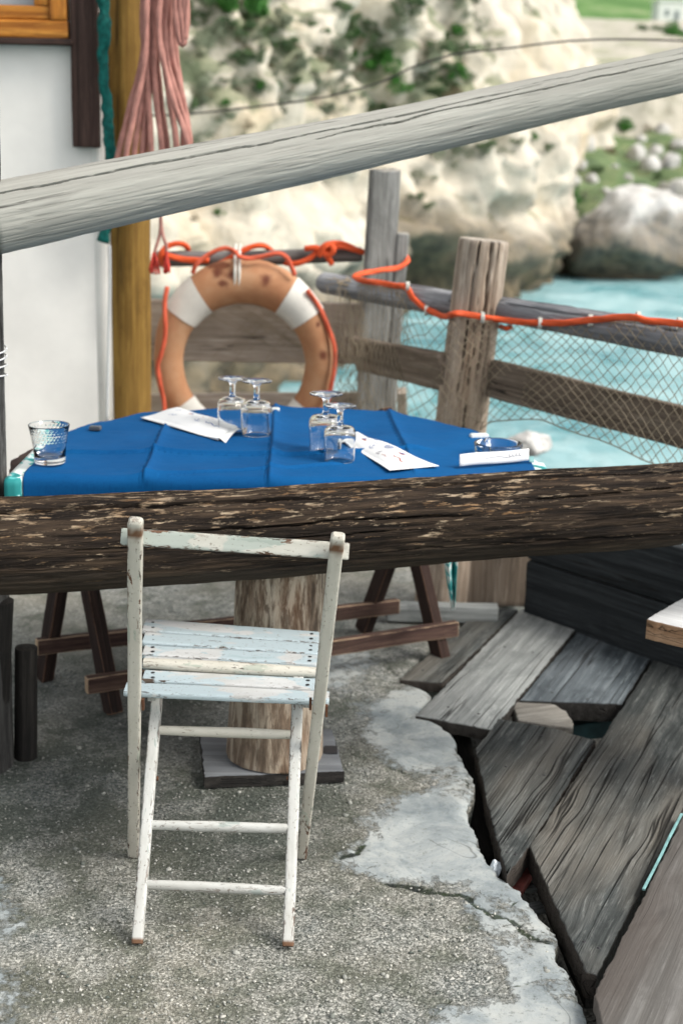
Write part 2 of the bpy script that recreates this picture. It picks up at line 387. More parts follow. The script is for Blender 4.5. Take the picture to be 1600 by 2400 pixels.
def m_char():
    g = NG('charred_log', .9, .12); co = g.co(var=False)
    a = g.noise(g.sc(co, 4, 60), 1., 7., .68, .12); b = g.noise(g.sc(co, 14, 190), 1., 5., .68, .1); c = g.noise(g.sc(co, 2.2, 7), 1., 3., .5)
    col = g.ramp(a, (.32, (.006, .0055, .005)), (.48, (.026, .019, .0145)), (.64, (.075, .052, .035)), (.80, (.13, .092, .062)))
    low = g.ramp(g.sep(co, 2), (.0, 1.), (1., 0.))
    fl = g.noise(g.sc(co, 16, 105, off=(4, 9, 2)), 1., 6., .74, .25)
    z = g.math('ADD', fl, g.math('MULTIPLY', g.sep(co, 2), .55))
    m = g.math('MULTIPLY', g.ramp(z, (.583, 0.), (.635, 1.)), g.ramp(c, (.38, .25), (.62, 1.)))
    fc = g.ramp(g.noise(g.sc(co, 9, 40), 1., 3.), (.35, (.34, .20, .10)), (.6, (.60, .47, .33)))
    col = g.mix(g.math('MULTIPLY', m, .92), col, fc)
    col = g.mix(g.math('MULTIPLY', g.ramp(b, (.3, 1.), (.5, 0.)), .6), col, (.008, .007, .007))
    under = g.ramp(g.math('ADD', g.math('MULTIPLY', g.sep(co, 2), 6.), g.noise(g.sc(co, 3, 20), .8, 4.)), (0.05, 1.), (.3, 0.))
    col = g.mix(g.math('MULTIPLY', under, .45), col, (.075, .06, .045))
    col = g.mix(g.math('MULTIPLY', g.attr('crack'), .9, True), col, (.004, .004, .004))
    h = g.math('ADD', g.math('ADD', a, g.math('MULTIPLY', b, .7)), g.math('MULTIPLY', m, .25))
    return g.out(col, .88, g.bump(h, 1., .010))
M['char'] = m_char()
M['darkply'] = wood('dark_plywood_plate', (.08, .085, .092), (.15, .162, .175), (.23, .245, .26), .4, crackamt=.0, rough=.5, bump=.1, wear=.15)

def m_stump():
    g = NG('debarked_stump', .8, .25); co = g.co(var=False)
    a = g.noise(g.sc(co, 5, 30), 1., 6., .65, .35); b = g.noise(g.sc(co, 16, 75), 1., 5., .7, .5); c = g.noise(g.sc(co, 4, 7), 1., 3.)
    col = g.ramp(a, (.34, (.06, .042, .03)), (.43, (.23, .165, .115)), (.52, (.50, .42, .325)), (.70, (.64, .565, .46)))
    col = g.mix(g.math('MULTIPLY', g.ramp(b, (.40, 1.), (.52, 0.)), .75), col, (.055, .03, .018))
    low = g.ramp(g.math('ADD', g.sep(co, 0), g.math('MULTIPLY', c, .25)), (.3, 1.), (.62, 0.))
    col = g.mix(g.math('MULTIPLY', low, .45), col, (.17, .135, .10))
    col = g.mix(g.math('MULTIPLY', g.ramp(c, (.5, 0.), (.7, 1.)), .22), col, (.32, .15, .07))
    return g.out(col, None, g.bump(g.math('ADD', a, b), .7, .006))
M['stump'] = m_stump()

def m_paint(name, paint, under, chips=.5, blue=None, blueamt=.0, wornc=(.16, .085, .05)):
    g = NG(name, .55, .35); co = g.co()
    big = g.noise(g.sc(co, 7, 14), 1., 3., .55, .4)
    col = paint
    col = g.mix(g.math('MULTIPLY', g.ramp(g.noise(g.sc(co, 6, 12, off=(3, 3, 1)), 1., 6., .7, .5), (.42, 0.), (.72, 1.)), .6), col, tuple(x*y for x, y in zip(paint, (.62, .60, .54))))
    col = g.mix(g.math('MULTIPLY', g.ramp(g.noise(g.sc(co, 3, 30), 1., 5.), (.4, 0.), (.75, 1.)), .35), col, tuple(x*.72 for x in paint))
    if blue is not None:
        col = g.mix(g.math('MULTIPLY', g.ramp(big, (.5-.12*blueamt, 0.), (.53-.12*blueamt, 1.)), .9), col, blue)
    fine = g.noise(g.sc(co, 26, 90), 1., 6., .7, .6); fine2 = g.noise(g.sc(co, 10, 40, off=(5, 5, 5)), 1., 6., .7, .8)
    e = g.math('MULTIPLY', g.attr('edge'), .135)
    m1 = g.ramp(g.math('ADD', fine, e), (.70-.06*chips, 0.), (.72-.06*chips, 1.))
    m2 = g.ramp(g.math('ADD', fine2, g.math('MULTIPLY', e, .5)), (.685-.06*chips, 0.), (.70-.06*chips, 1.))
    m = g.math('MAXIMUM', m1, m2)
    where = g.ramp(g.noise(g.sc(co, 5, 5, 5, off=(6, 2, 9)), 1., 3., .6), (.40, .12), (.60, 1.)); m = g.math('MULTIPLY', m, where)
    # grey-green undercoat in the shallow chips, bare wood in the deep ones
    col = g.mix(g.ramp(g.noise(g.sc(co, 9, 28, off=(2, 7, 1)), 1., 5., .6, .5), (.655-.05*chips, 0.), (.67-.05*chips, 1.)), col, under)
    bare = g.ramp(g.noise(g.sc(co, 8, 60), 1., 4.), (.3, (.05, .035, .028)), (.65, wornc))
    col = g.mix(m, col, bare)
    col = g.mix(g.math('MULTIPLY', g.attr('tip'), 1., True), col, (.13, .065, .032))
    specks = g.ramp(g.noise(g.sc(co, 130, 160), 1., 2.), (.655, 0.), (.70, 1.)); col = g.mix(g.math('MULTIPLY', specks, .6), col, (.13, .10, .075))
    edk = g.ramp(g.math('ADD', g.noise(g.sc(co, 55, 160, off=(1, 4, 6)), 1., 4., .7), g.math('MULTIPLY', g.attr('edge'), .14)), (.66, 0.), (.70, 1.)); col = g.mix(g.math('MULTIPLY', g.math('MULTIPLY', edk, where), .9), col, (.045, .035, .028))
    h = g.math('SUBTRACT', g.math('MULTIPLY', g.noise(g.sc(co, 12, 120), 1., 4.), .4), m)
    return g.out(col, g.math('ADD', .45, g.math('MULTIPLY', m, .4)), g.bump(h, .45, .002))
M['paint'] = m_paint('chipped_cream_paint', (.52, .50, .435), (.36, .38, .32), .6)
M['paintleg'] = m_paint('chipped_white_paint', (.50, .505, .48), (.34, .375, .35), 1.05)
M['paintrail'] = m_paint('flaking_backrest_paint', (.52, .51, .455), (.30, .34, .30), .75, (.35, .39, .35), .35)
M['paintseat'] = m_paint('blue_and_white_seat_paint', (.50, .51, .505), (.33, .41, .43), .45, (.36, .44, .47), .45, (.12, .09, .065))

def simple(name, col, rough=.6, spec=.3, bumpscale=None, bumpstr=.2, var=0., varscale=20, **k):
    g = NG(name, rough, spec); c = col; n = None
    if var:
        nz = g.noise(g.co(), varscale, 4.); c = g.ramp(nz, (.3, tuple(x*(1-var) for x in col)), (.7, tuple(min(1, x*(1+var*.6)) for x in col)))
    if bumpscale: n = g.bump(g.noise(g.co(), bumpscale, 4.), bumpstr, .003)
    return g.out(c, None, n, **k)
M['metal'] = simple('black_bracket_metal', (.02, .02, .022), .45, .5)
M['screw'] = simple('zinc_screw_heads', (.5, .5, .5), .35, .5)
M['rust'] = simple('rusty_bolt', (.09, .04, .02), .8, .3, 300, .4, .4, 200)
M['plaster'] = simple('white_plaster', (.86, .835, .785), .9, .15, 22, .25, .10, 4)
M['pane'] = simple('window_glass', (.35, .38, .4), .08, .6)
M['pinkrope'] = simple('faded_pink_rope', (.42, .205, .17), .9, .1, 500, .3, .25, 30)
M['redtwine'] = simple('red_rope_tassel', (.50, .06, .045), .9, .1, 500, .3, .25, 60)
M['orangerope'] = simple('orange_plastic_rope', (.70, .095, .025), .6, .3, 500, .3, .15, 40)
M['greennet'] = simple('teal_net_bundle', (.006, .105, .09), .8, .2, 400, .5, .5, 60)
M['twine'] = simple('tan_net_twine', (.34, .28, .20), .9, .1, None, 0, .25, 15)
M['cord'] = simple('white_cord', (.66, .64, .58), .85, .15, 600, .3, .15, 60)
M['cable'] = simple('pale_grey_cable', (.55, .56, .56), .6, .3)
M['wire'] = simple('dark_wire', (.05, .045, .04), .7, .3)
M['clip'] = simple('white_plastic_clip', (.72, .75, .72), .4, .4)
M['clipdark'] = simple('grey_metal_clip', (.08, .085, .09), .35, .6)
M['paper'] = simple('white_paper', (.71, .72, .72), .85, .15, 120, .08, .04, 25)
M['inkblue'] = simple('blue_print_ink', (.035, .09, .30), .8, .1)
M['inkred'] = simple('red_print_ink', (.36, .07, .05), .8, .1)
M['inkgrey'] = simple('grey_print_ink', (.34, .33, .36), .8, .1)
M['teal'] = simple('teal_edge_paint', (.22, .42, .42), .6, .3, None, 0, .3, 40)
M['redpaint'] = simple('red_painted_scrap', (.20, .055, .045), .7, .3, 90, .3, .35, 60)
M['sackwhite'] = simple('crumpled_white_scrap', (.6, .66, .7), .6, .3)
M['tealdark'] = simple('dark_teal_plank', (.025, .06, .065), .7, .3, 60, .3, .4, 20)
M['white'] = simple('whitewash', (.82, .82, .80), .8, .2)
M['housedark'] = simple('dark_opening', (.22, .25, .26), .5, .3)
g = NG('clear_glass', .0, .5); M['glass'] = g.out((.99, 1, 1), .0, None, Transmission_Weight=1.0, IOR=1.45)
def m_cloth():
    g = NG('blue_tablecloth_fabric', .85, .12); co = g.co(var=False)
    wv = g.math('ADD', g.noise(g.sc(co, 900, 120, 50), 1., 1.), g.noise(g.sc(co, 120, 900, 50), 1., 1.))
    n = g.noise(co, 3.5, 3.)
    col = g.ramp(n, (.3, (.001, .050, .165)), (.7, (.0015, .074, .225)))
    col = g.mix(g.math('MULTIPLY', g.ramp(wv, (.8, 0.), (1.25, 1.)), .2), col, (.004, .11, .29))
    return g.out(col, None, g.bump(wv, .15, .0006))
M['cloth'] = m_cloth()
def m_pattern():
    g = NG('teal_patterned_undercloth', .7, .25); co = g.co(var=False)
    a = g.noise(co, 11, 3., .5, 1.5); b = g.noise(co, 6, 2., .5, 2.)
    col = g.ramp(a, (.40, (.02, .22, .22)), (.46, (.12, .50, .50)), (.48, (.70, .76, .74)), (.64, (.66, .73, .70)), (.70, (.03, .13, .10)))
    return g.out(col)
M['pattern'] = m_pattern()
def m_buoy():
    g = NG('sun_faded_orange_buoy', .7, .25); co = g.co(var=False)
    a = g.noise(co, 7, 5., .6); b = g.noise(g.sc(co, 9, 9, 9, off=(3.3, 1, 2)), 1., 4., .5)
    col = g.ramp(a, (.3, (.34, .145, .07)), (.5, (.43, .215, .11)), (.72, (.50, .30, .175)))
    col = g.mix(g.math('MULTIPLY', g.ramp(b, (.62, 0.), (.70, 1.)), .8), col, (.14, .035, .015))
    col = g.mix(g.attr('edge'), col, (.13, .035, .02))
    return g.out(col, None, g.bump(g.noise(co, 60, 4.), .2, .003))
M['buoy'] = m_buoy()
M['band'] = simple('white_buoy_band', (.68, .655, .60), .7, .25, 60, .2, .12, 14)

def m_ground():
    g = NG('exposed_aggregate_concrete', .9, .25); co = g.co(var=False)
    wob = g.t.nodes.new('ShaderNodeVectorMath'); wob.operation = 'ADD'
    nz = g.t.nodes.new('ShaderNodeTexNoise'); nz.inputs['Scale'].default_value = 70; g.t.links.new(co, nz.inputs['Vector'])
    scv = g.t.nodes.new('ShaderNodeVectorMath'); scv.operation = 'SCALE'; scv.inputs['Scale'].default_value = .012
    g.t.links.new(nz.outputs['Color'], scv.inputs[0]); g.t.links.new(co, wob.inputs[0]); g.t.links.new(scv.outputs[0], wob.inputs[1]); cw = wob.outputs[0]
    v1 = g.vor(cw, 105, 'F1', 'Distance'); c1 = g.vor(cw, 105, 'F1', 'Color'); v2 = g.vor(cw, 230, 'F1', 'Distance'); c2 = g.vor(cw, 230, 'F1', 'Color')
    e1 = g.vor(cw, 105, 'DISTANCE_TO_EDGE', 'Distance')
    big = g.noise(co, 2.3, 4., .6); med = g.noise(co, 9, 4., .6); med2 = g.noise(co, 26, 5., .65)
    peb = g.ramp(g.sep(c1, 0), (0., (.19, .205, .195)), (.35, (.34, .35, .33)), (.7, (.47, .475, .44)), (1., (.62, .61, .56)))
    peb2 = g.ramp(g.sep(c2, 0), (0., (.17, .19, .18)), (.6, (.37, .38, .36)), (1., (.58, .575, .53)))
    col = g.mix(.45, peb, peb2)
    pit = g.math('MULTIPLY', g.ramp(e1, (0.02, 1.), (.11, 0.)), g.math('MULTIPLY', g.ramp(med2, (.46, 0.), (.64, 1.)), .7))
    moss_shade = g.attr('moss_shade')  # mossy tint, with the contact shade of the chair feet painted in
    pit = g.math('ADD', pit, g.math('MULTIPLY', g.ramp(g.noise(co, 150, 5., .75, .3), (.495, 0.), (.575, 1.)), g.math('ADD', .75, g.math('MULTIPLY', moss_shade, .25))), True)
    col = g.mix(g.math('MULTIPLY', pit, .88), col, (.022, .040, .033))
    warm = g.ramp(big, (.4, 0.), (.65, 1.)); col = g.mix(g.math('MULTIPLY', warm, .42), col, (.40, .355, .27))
    grn = g.math('MULTIPLY', g.ramp(g.math('ADD', med, g.math('MULTIPLY', moss_shade, .14)), (.50, 0.), (.63, 1.)), .58); col = g.mix(grn, col, (.085, .10, .07))
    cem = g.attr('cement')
    painted_shade = g.math('MULTIPLY', g.attr('painted_shade'), g.ramp(g.math('ADD', big, g.math('MULTIPLY', med, .6)), (.5, .55), (.95, 1.)))  # shade on the ground, painted as a darker, bluer colour
    col = g.mix(g.math('MULTIPLY', painted_shade, .66), col, g.mix(.5, col, (.02, .045, .045), 'MULTIPLY'))
    col = g.mix(g.math('MULTIPLY', painted_shade, .45), col, (.036, .056, .055))
    cm = g.math('ADD', cem, g.math('ADD', g.math('MULTIPLY', g.math('SUBTRACT', g.noise(co, 38, 7., .75), .5), 1.3), g.math('MULTIPLY', g.math('SUBTRACT', g.noise(co, 9, 4., .6), .5), 1.1))); cmask = g.ramp(cm, (.42, 0.), (.62, 1.))
    cn = g.noise(co, 7, 8., .72, .4); cc = g.ramp(cn, (.32, (.17, .20, .215)), (.45, (.27, .30, .305)), (.55, (.36, .385, .38)), (.7, (.42, .43, .405)))
    sp = g.ramp(g.noise(co, 95, 5., .75), (.56, 0.), (.66, 1.)); cc = g.mix(g.math('MULTIPLY', sp, .7), cc, (.15, .165, .15))
    hair = g.math('MULTIPLY', g.ramp(g.math('ABSOLUTE', g.math('SUBTRACT', g.noise(co, 4.5, 3., .5, .5), .5)), (0., 1.), (.006, 0.)), g.ramp(g.noise(co, 3, 2.), (.5, 0.), (.56, 1.))); cc = g.mix(g.math('MULTIPLY', hair, .7), cc, (.06, .065, .06))
    rim = g.math('MULTIPLY', g.ramp(g.math('ABSOLUTE', g.math('SUBTRACT', cm, .42)), (.0, 1.), (.07, 0.)), g.ramp(med2, (.46, 0.), (.6, 1.)))
    col = g.mix(cmask, col, cc); col = g.mix(g.math('MULTIPLY', rim, .7), col, (.05, .055, .04))
    fs = g.ramp(g.math('ADD', g.attr('fissure'), g.math('MULTIPLY', g.math('SUBTRACT', g.noise(co, 70, 4., .7), .5), .9)), (.42, 0.), (.75, 1.)); col = g.mix(g.math('MULTIPLY', fs, .9), col, g.ramp(g.noise(co, 40, 3.), (.4, (.012, .018, .014)), (.65, (.04, .06, .025))))
    hp = g.math('SUBTRACT', g.math('SUBTRACT', 1., v1), g.math('MULTIPLY', v2, .5))
    h = g.mix(cmask, g.math('SUBTRACT', hp, g.math('MULTIPLY', pit, .6)), g.math('ADD', .75, g.math('MULTIPLY', g.noise(co, 60, 6., .7), .35)))
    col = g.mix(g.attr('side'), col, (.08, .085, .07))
    return g.out(col, .92, g.bump(h, .85, .006))
M['ground'] = m_ground()

g = NG('mixed_grit', .92, .2); M['pebble'] = g.out(g.ramp(g.attr('tone'), (0., (.085, .10, .088)), (.3, (.26, .265, .24)), (.7, (.38, .38, .345)), (1., (.49, .48, .43))))
def m_rock(name, pale, grey, ochre, scale=1., veg=.0, tide=True, vcol=((.05, .085, .035), (.155, .175, .10), (.25, .255, .17))):
    g = NG(name, .95, .15); n = g.t.nodes.new('ShaderNodeNewGeometry'); co = n.outputs['Position']
    a = g.noise(co, .55*scale, 6., .6, .3); b = g.noise(g.sc(co, 1.6*scale, 1.6*scale, .7*scale), 1., 6., .65, .5); c = g.noise(co, 3.5*scale, 5., .65)
    col = g.ramp(b, (.3, grey), (.48, pale), (.7, tuple(min(1, x*1.1) for x in pale)))
    col = g.mix(g.math('MULTIPLY', g.ramp(a, (.5, 0.), (.68, 1.)), .55), col, ochre)
    col = g.mix(g.math('MULTIPLY', g.ramp(c, (.3, 1.), (.44, 0.)), .55), col, tuple(x*.7 for x in grey))
    vg = g.noise(co, .9*scale, 6., .62, .6); up = g.sep(n.outputs['Normal'], 2)
    vm = g.ramp(g.math('ADD', g.math('ADD', vg, g.math('MULTIPLY', up, .22)), g.math('MULTIPLY', g.attr('veg'), .34)), (.86-veg, 0.), (.93-veg, 1.))
    vc = g.ramp(g.noise(co, 2.6*scale, 4., .6), (.35, vcol[0]), (.5, vcol[1]), (.66, vcol[2]))
    col = g.mix(g.math('MULTIPLY', vm, .85), col, vc)
    if tide:
        z = g.math('ADD', g.math('SUBTRACT', g.sep(co, 2), g.attr('tide')), g.math('MULTIPLY', g.math('SUBTRACT', a, .5), 2.4))
        t = g.ramp(g.math('MULTIPLY', g.math('ADD', z, 1.85), .6), (.0, 1.), (.55, .75), (.85, 0.)); col = g.mix(g.math('MULTIPLY', t, .92), col, g.ramp(c, (.35, (.035, .031, .022)), (.6, (.14, .105, .06))))
    return g.out(col, None, g.bump(g.math('ADD', b, g.math('MULTIPLY', c, .5)), .6, .15))
M['cliff'] = m_rock('pale_limestone_cliff', (.53, .485, .405), (.36, .34, .29), (.50, .39, .24), veg=.13)
M['boulder'] = m_rock('grey_boulder_rock', (.50, .49, .47), (.24, .245, .25), (.36, .34, .31), 1.3)
M['hill'] = m_rock('scrubby_slope', (.46, .43, .36), (.30, .29, .22), (.20, .24, .10), .8, veg=.46, vcol=((.022, .075, .014), (.065, .13, .032), (.13, .165, .065)))
g = NG('far_green_slope', .95, .1); gn = g.t.nodes.new('ShaderNodeNewGeometry').outputs['Position']
M['farhill'] = g.out(g.ramp(g.noise(gn, .08, 6., .65), (.35, (.06, .14, .04)), (.55, (.13, .23, .08)), (.75, (.28, .31, .18))))
def leafmat(name, a, b):
    g = NG(name, .7, .25); n = g.t.nodes.new('ShaderNodeNewGeometry')
    return g.out(g.ramp(g.noise(n.outputs['Position'], 6, 2.), (.3, a), (.7, b)))
M['leafbright'] = leafmat('bright_green_leaves', (.022, .10, .015), (.075, .22, .04))
M['leafgrey'] = leafmat('grey_green_leaves', (.12, .15, .095), (.25, .275, .19))
M['leafdark'] = leafmat('dark_green_leaves', (.05, .095, .04), (.12, .18, .08))
M['leafdry'] = leafmat('dry_brown_leaves', (.11, .085, .045), (.22, .18, .11))
def m_sea():
    g = NG('turquoise_sea', .3, .4); n = g.t.nodes.new('ShaderNodeNewGeometry'); co = n.outputs['Position']
    a = g.noise(g.sc(co, .25, .22, .3), 1., 5., .6, .6); f = g.noise(g.sc(co, .8, .75, 1), 1., 8., .72, 1.6); f2 = g.noise(g.sc(co, 2.6, 3.2, 1), 1., 5., .6, .6)
    col = g.ramp(a, (.32, (.03, .19, .235)), (.5, (.085, .30, .335)), (.68, (.18, .40, .425)))
    foam = g.ramp(g.math('ADD', f, g.math('MULTIPLY', a, .45)), (.60, 0.), (1.0, 1.))
    col = g.mix(g.math('MULTIPLY', foam, .85), col, (.56, .69, .70))
    h = g.math('ADD', g.math('MULTIPLY', f, .6), g.math('MULTIPLY', f2, .45))
    return g.out(col, g.math('ADD', .25, g.math('MULTIPLY', foam, .6)), g.bump(h, .6, .3))
M['sea'] = m_sea()
M['shore'] = m_rock('dark_lower_rock', (.05, .05, .045), (.025, .025, .024), (.045, .04, .03), 2., tide=False)

# ================================================================== SETTING: ground, deck void, sea, cliff, slopes
EDGE = [(1015, 1500), (935, 1593), (985, 1612), (1012, 1630), (985, 1668), (1019, 1690), (1068, 1728), (1075, 1765), (1096, 1810), (1111, 1850), (1088, 1888), (1105, 1940), (1119, 1970),
        (1150, 2020), (1221, 2091), (1262, 2140), (1295, 2185), (1296, 2222), (1329, 2270), (1351, 2337), (1373, 2400)]
ep = [G(*p) for p in EDGE]
ex = [(.62, 5.75), (.62, 4.55)]+[(p.x, p.y) for p in ep]+[(ep[-1].x+.09, ep[-1].y-.16), (.60, 1.9), (.85, 1.4), (1.4, .9)]
# a single-valued right edge x(Y)
ed = []; ymax = 99
for x, y in ex:
    if y < ymax-.004: ed.append((x, y)); ymax = y
ed.reverse(); EY = np.array([p[1] for p in ed]); EX = np.array([p[0] for p in ed])
ys = np.concatenate((np.arange(.9, 1.9, .05), np.arange(1.9, 3.4, .008), np.arange(3.4, 5.72, .014)))
NX = 320
tt = np.linspace(0, 1, NX)**.8
gv = np.zeros((len(ys), NX, 3))
for i, y in enumerate(ys):
    xb = np.interp(y, EY, EX)+.010*fbm(np.array([[y*22, 1., 2.]]), 4, 4)[0]+.006*fbm(np.array([[y*90, 1., 2.]]), 2, 6)[0]
    gv[i, :, 0] = -2.6+(xb+2.6)*tt; gv[i, :, 1] = y
gp = gv.copy()
def gz(P):
    q = np.stack([P[..., 0], P[..., 1], P[..., 0]*0], -1)
    return .007*fbm(q*2.2, 3, 31)+.0045*fbm(q*14, 3, 32)
gv[..., 2] = gz(gp)
edgefall = np.clip((np.arange(NX)-(NX-4))/3., 0, 1); gv[..., 2] -= .006*edgefall[None]**2
PATCH = [[(838, 1650), (905, 1625), (990, 1600), (1040, 1640), (1100, 1700), (1100, 1790), (1020, 1822), (940, 1808), (880, 1765), (835, 1730)],
         [(775, 2018), (850, 1972), (842, 1925), (905, 1872), (1000, 1850), (1110, 1868), (1150, 1970), (1250, 2080), (1330, 2200), (1240, 2178), (1180, 2120), (1120, 2100), (1060, 2078), (960, 2068), (870, 2052)],
         [(960, 2440), (1040, 2365), (1120, 2330), (1220, 2322), (1330, 2320), (1420, 2330), (1460, 2440)],
         [(-60, 1960), (30, 2010), (75, 2110), (60, 2240), (78, 2440), (-120, 2440), (-200, 2200)],
         [(700, 1500), (860, 1480), (900, 1560), (830, 1640), (720, 1620)]]
XY = gp[..., :2]; cem = np.zeros(XY.shape[:2])
for k, pl in enumerate(PATCH):
    poly = [(G(*p).x, G(*p).y) for p in pl]; d = polydist(XY, poly)
    amp = (.85, .95, .95, .50, .62)[k]; cem = np.maximum(cem, amp*np.clip(.5-d/.12, 0, 1))
MOSS_SHADE = [((480, 1960), .38, 1.), ((120, 1960), .3, .8), ((620, 1880), .25, .8), ((230, 2330), .2, .6), ((560, 2100), .2, .5), ((1180, 2150), .1, .9), ((650, 2205), .07, 1.), ((300, 2200), .08, 1.), ((300, 1990), .1, 1.), ((720, 1990), .08, .8), ((150, 1780), .25, .6), ((330, 2170), .12, .9), ((420, 2340), .15, .5), ((800, 2330), .2, .35)]  # moss blotches, plus contact shade painted in around the chair feet
moss_shade = np.zeros(XY.shape[:2])
for (px, py), r, a in MOSS_SHADE:
    c = G(px, py); d = np.hypot((XY[..., 0]-c.x)*.75, (XY[..., 1]-c.y)*1.3); moss_shade = np.maximum(moss_shade, a*np.exp(-(d/r)**2*2))
PAINTED_SHADE = [((60, 1560), .55, 1.15), ((60, 1850), .42, 1.1), ((300, 1660), .40, 1.), ((540, 1910), .34, 1.), ((420, 1480), .5, .75), ((760, 1700), .25, .55), ((220, 1980), .2, .7), ((800, 1450), .4, .55)]  # shade painted into the concrete at the left and under the table
def shade_amount(P):
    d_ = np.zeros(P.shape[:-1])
    for (px, py), r, a in PAINTED_SHADE:
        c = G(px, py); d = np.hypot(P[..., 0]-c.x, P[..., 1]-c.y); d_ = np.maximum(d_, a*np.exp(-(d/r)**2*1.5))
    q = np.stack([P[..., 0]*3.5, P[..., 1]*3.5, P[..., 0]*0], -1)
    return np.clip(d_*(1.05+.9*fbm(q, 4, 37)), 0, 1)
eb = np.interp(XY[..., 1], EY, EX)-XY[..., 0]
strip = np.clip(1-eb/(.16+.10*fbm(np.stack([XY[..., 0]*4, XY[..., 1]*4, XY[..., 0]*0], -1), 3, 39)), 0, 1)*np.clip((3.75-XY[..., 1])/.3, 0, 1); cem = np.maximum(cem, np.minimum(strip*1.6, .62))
painted_shade = shade_amount(XY)*(1-.6*np.clip(cem, 0, 1))
gv[..., 2] -= .004*np.clip(.5-cem, 0, .5)*2
FISS = [([(905, 2058), (960, 2072), (1030, 2082), (1085, 2098), (1130, 2118), (1185, 2150), (1235, 2190), (1292, 2204)], .010, 1.), ([(1222, 2094), (1200, 2118), (1190, 2140), (1200, 2152), (1232, 2172), (1290, 2180)], .0035, .9),
        ([(800, 2005), (832, 1998), (845, 1976)], .012, .9), ([(905, 1800), (960, 1812), (1010, 1806), (1075, 1822), (1105, 1850)], .005, .8), ([(905, 1560), (940, 1585), (1000, 1592)], .008, .9), ([(880, 1700), (950, 1735), (1010, 1728), (1060, 1740)], .004, .6), ([(1000, 2372), (1080, 2330), (1160, 2322), (1230, 2300)], .005, .7), ([(60, 2010), (92, 2080), (86, 2200), (110, 2330), (90, 2440)], .006, .5)]
fis = np.zeros(XY.shape[:2]); wob_ = np.stack([fbm(np.stack([XY[..., 0]*26, XY[..., 1]*26, XY[..., 0]*0+k*5], -1), 3, 36+k) for k in (0, 1)], -1)*.016
for pl, wd_, am_ in FISS:
    Q = [np.array((G(*p).x, G(*p).y)) for p in pl]
    for a_, b_ in zip(Q[:-1], Q[1:]):
        ab = b_-a_; t_ = np.clip(((XY+wob_-a_)@ab)/(ab@ab), 0, 1); d_ = np.linalg.norm(XY+wob_-(a_+t_[..., None]*ab), axis=-1); fis = np.maximum(fis, am_*np.clip(1.25-d_/wd_, 0, 1))
gv[..., 2] -= .005*fis
side = np.zeros(XY.shape[:2]); ng = len(ys)
cols = [gv]; low1 = gv[:, -1:].copy(); low1[..., 2] -= .02; low1[..., 0] += .004*fbm(low1*30, 2, 3)+.002
low2 = gv[:, -1:].copy(); low2[..., 2] -= .11; low2[..., 0] -= .012+.015*fbm(low2*12, 3, 5); low3 = gv[:, -1:].copy(); low3[..., 2] -= .34; low3[..., 0] -= .03
gall = np.concatenate((gv, low1, low2, low3), 1); nn = NX+3
ga = lambda a, s: np.concatenate((a, np.full((ng, 3), s)), 1)
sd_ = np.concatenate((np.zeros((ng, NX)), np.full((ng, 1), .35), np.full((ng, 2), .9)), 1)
f = [(i*nn+j, i*nn+j+1, (i+1)*nn+j+1, (i+1)*nn+j) for i in range(ng-1) for j in range(nn-1)]
tag(mk('ground', gall.reshape(-1, 3), f, M['ground'], attrs={'fissure': ga(fis, 0).ravel(), 'painted_shade': ga(painted_shade, 0).ravel(), 'cement': ga(cem, 0).ravel(), 'moss_shade': ga(moss_shade, 0).ravel(), 'side': sd_.ravel()}), kind='structure')

# loose grit and small stones standing proud of the aggregate
def ico():
    t = (1+5**.5)/2; v = np.array([(-1, t, 0), (1, t, 0), (-1, -t, 0), (1, -t, 0), (0, -1, t), (0, 1, t), (0, -1, -t), (0, 1, -t), (t, 0, -1), (t, 0, 1), (-t, 0, -1), (-t, 0, 1)], float); v /= np.linalg.norm(v[0])
    return v, np.array([(0, 11, 5), (0, 5, 1), (0, 1, 7), (0, 7, 10), (0, 10, 11), (1, 5, 9), (5, 11, 4), (11, 10, 2), (10, 7, 6), (7, 1, 8), (3, 9, 4), (3, 4, 2), (3, 2, 6), (3, 6, 8), (3, 8, 9), (4, 9, 5), (2, 4, 11), (6, 2, 10), (8, 6, 7), (9, 8, 1)])
iv, if_ = ico()
NP = 14000
pyy = nrg.uniform(0, 1, NP)**1.5*1.9+2.0; pxx = nrg.uniform(-1.0, .75, NP)
inside = pxx < np.interp(pyy, EY, EX)-.012; pxx, pyy = pxx[inside], pyy[inside]
pxy = np.stack([pxx, pyy], -1); cm_ = np.zeros(len(pxx))
for k, pl in enumerate(PATCH):
    cm_ = np.maximum(cm_, (polydist(pxy, [(G(*p).x, G(*p).y) for p in pl]) < .01)*((1, 1, 1, .8, .6)[k]))
keep = (nrg.uniform(0, 1, len(pxx)) > cm_*.985); pxx, pyy = pxx[keep], pyy[keep]; NP = len(pxx)
rr_ = .0011+.0022*nrg.uniform(0, 1, NP)**2.2+.0035*(nrg.uniform(0, 1, NP) > .985)
pz = gz(np.stack([pxx, pyy], -1))
jit = 1+nrg.normal(0, .2, (NP, 12, 1)); sc3 = nrg.uniform(.7, 1.3, (NP, 1, 3))*np.array([1.1, 1.1, .7])
pv = iv[None]*jit*sc3*rr_[:, None, None]; an = nrg.uniform(0, 6.28, NP); ca, sa = np.cos(an)[:, None], np.sin(an)[:, None]
pv = np.stack([pv[..., 0]*ca-pv[..., 1]*sa, pv[..., 0]*sa+pv[..., 1]*ca, pv[..., 2]], -1)+np.stack([pxx, pyy, pz-.0025], -1)[:, None]
pf_ = (if_[None]+12*np.arange(NP)[:, None, None]).reshape(-1, 3)
tone = np.repeat(nrg.uniform(0, 1, NP)*(1-.62*shade_amount(np.stack([pxx, pyy], -1))), 12)  # grit darkened by the same painted shade
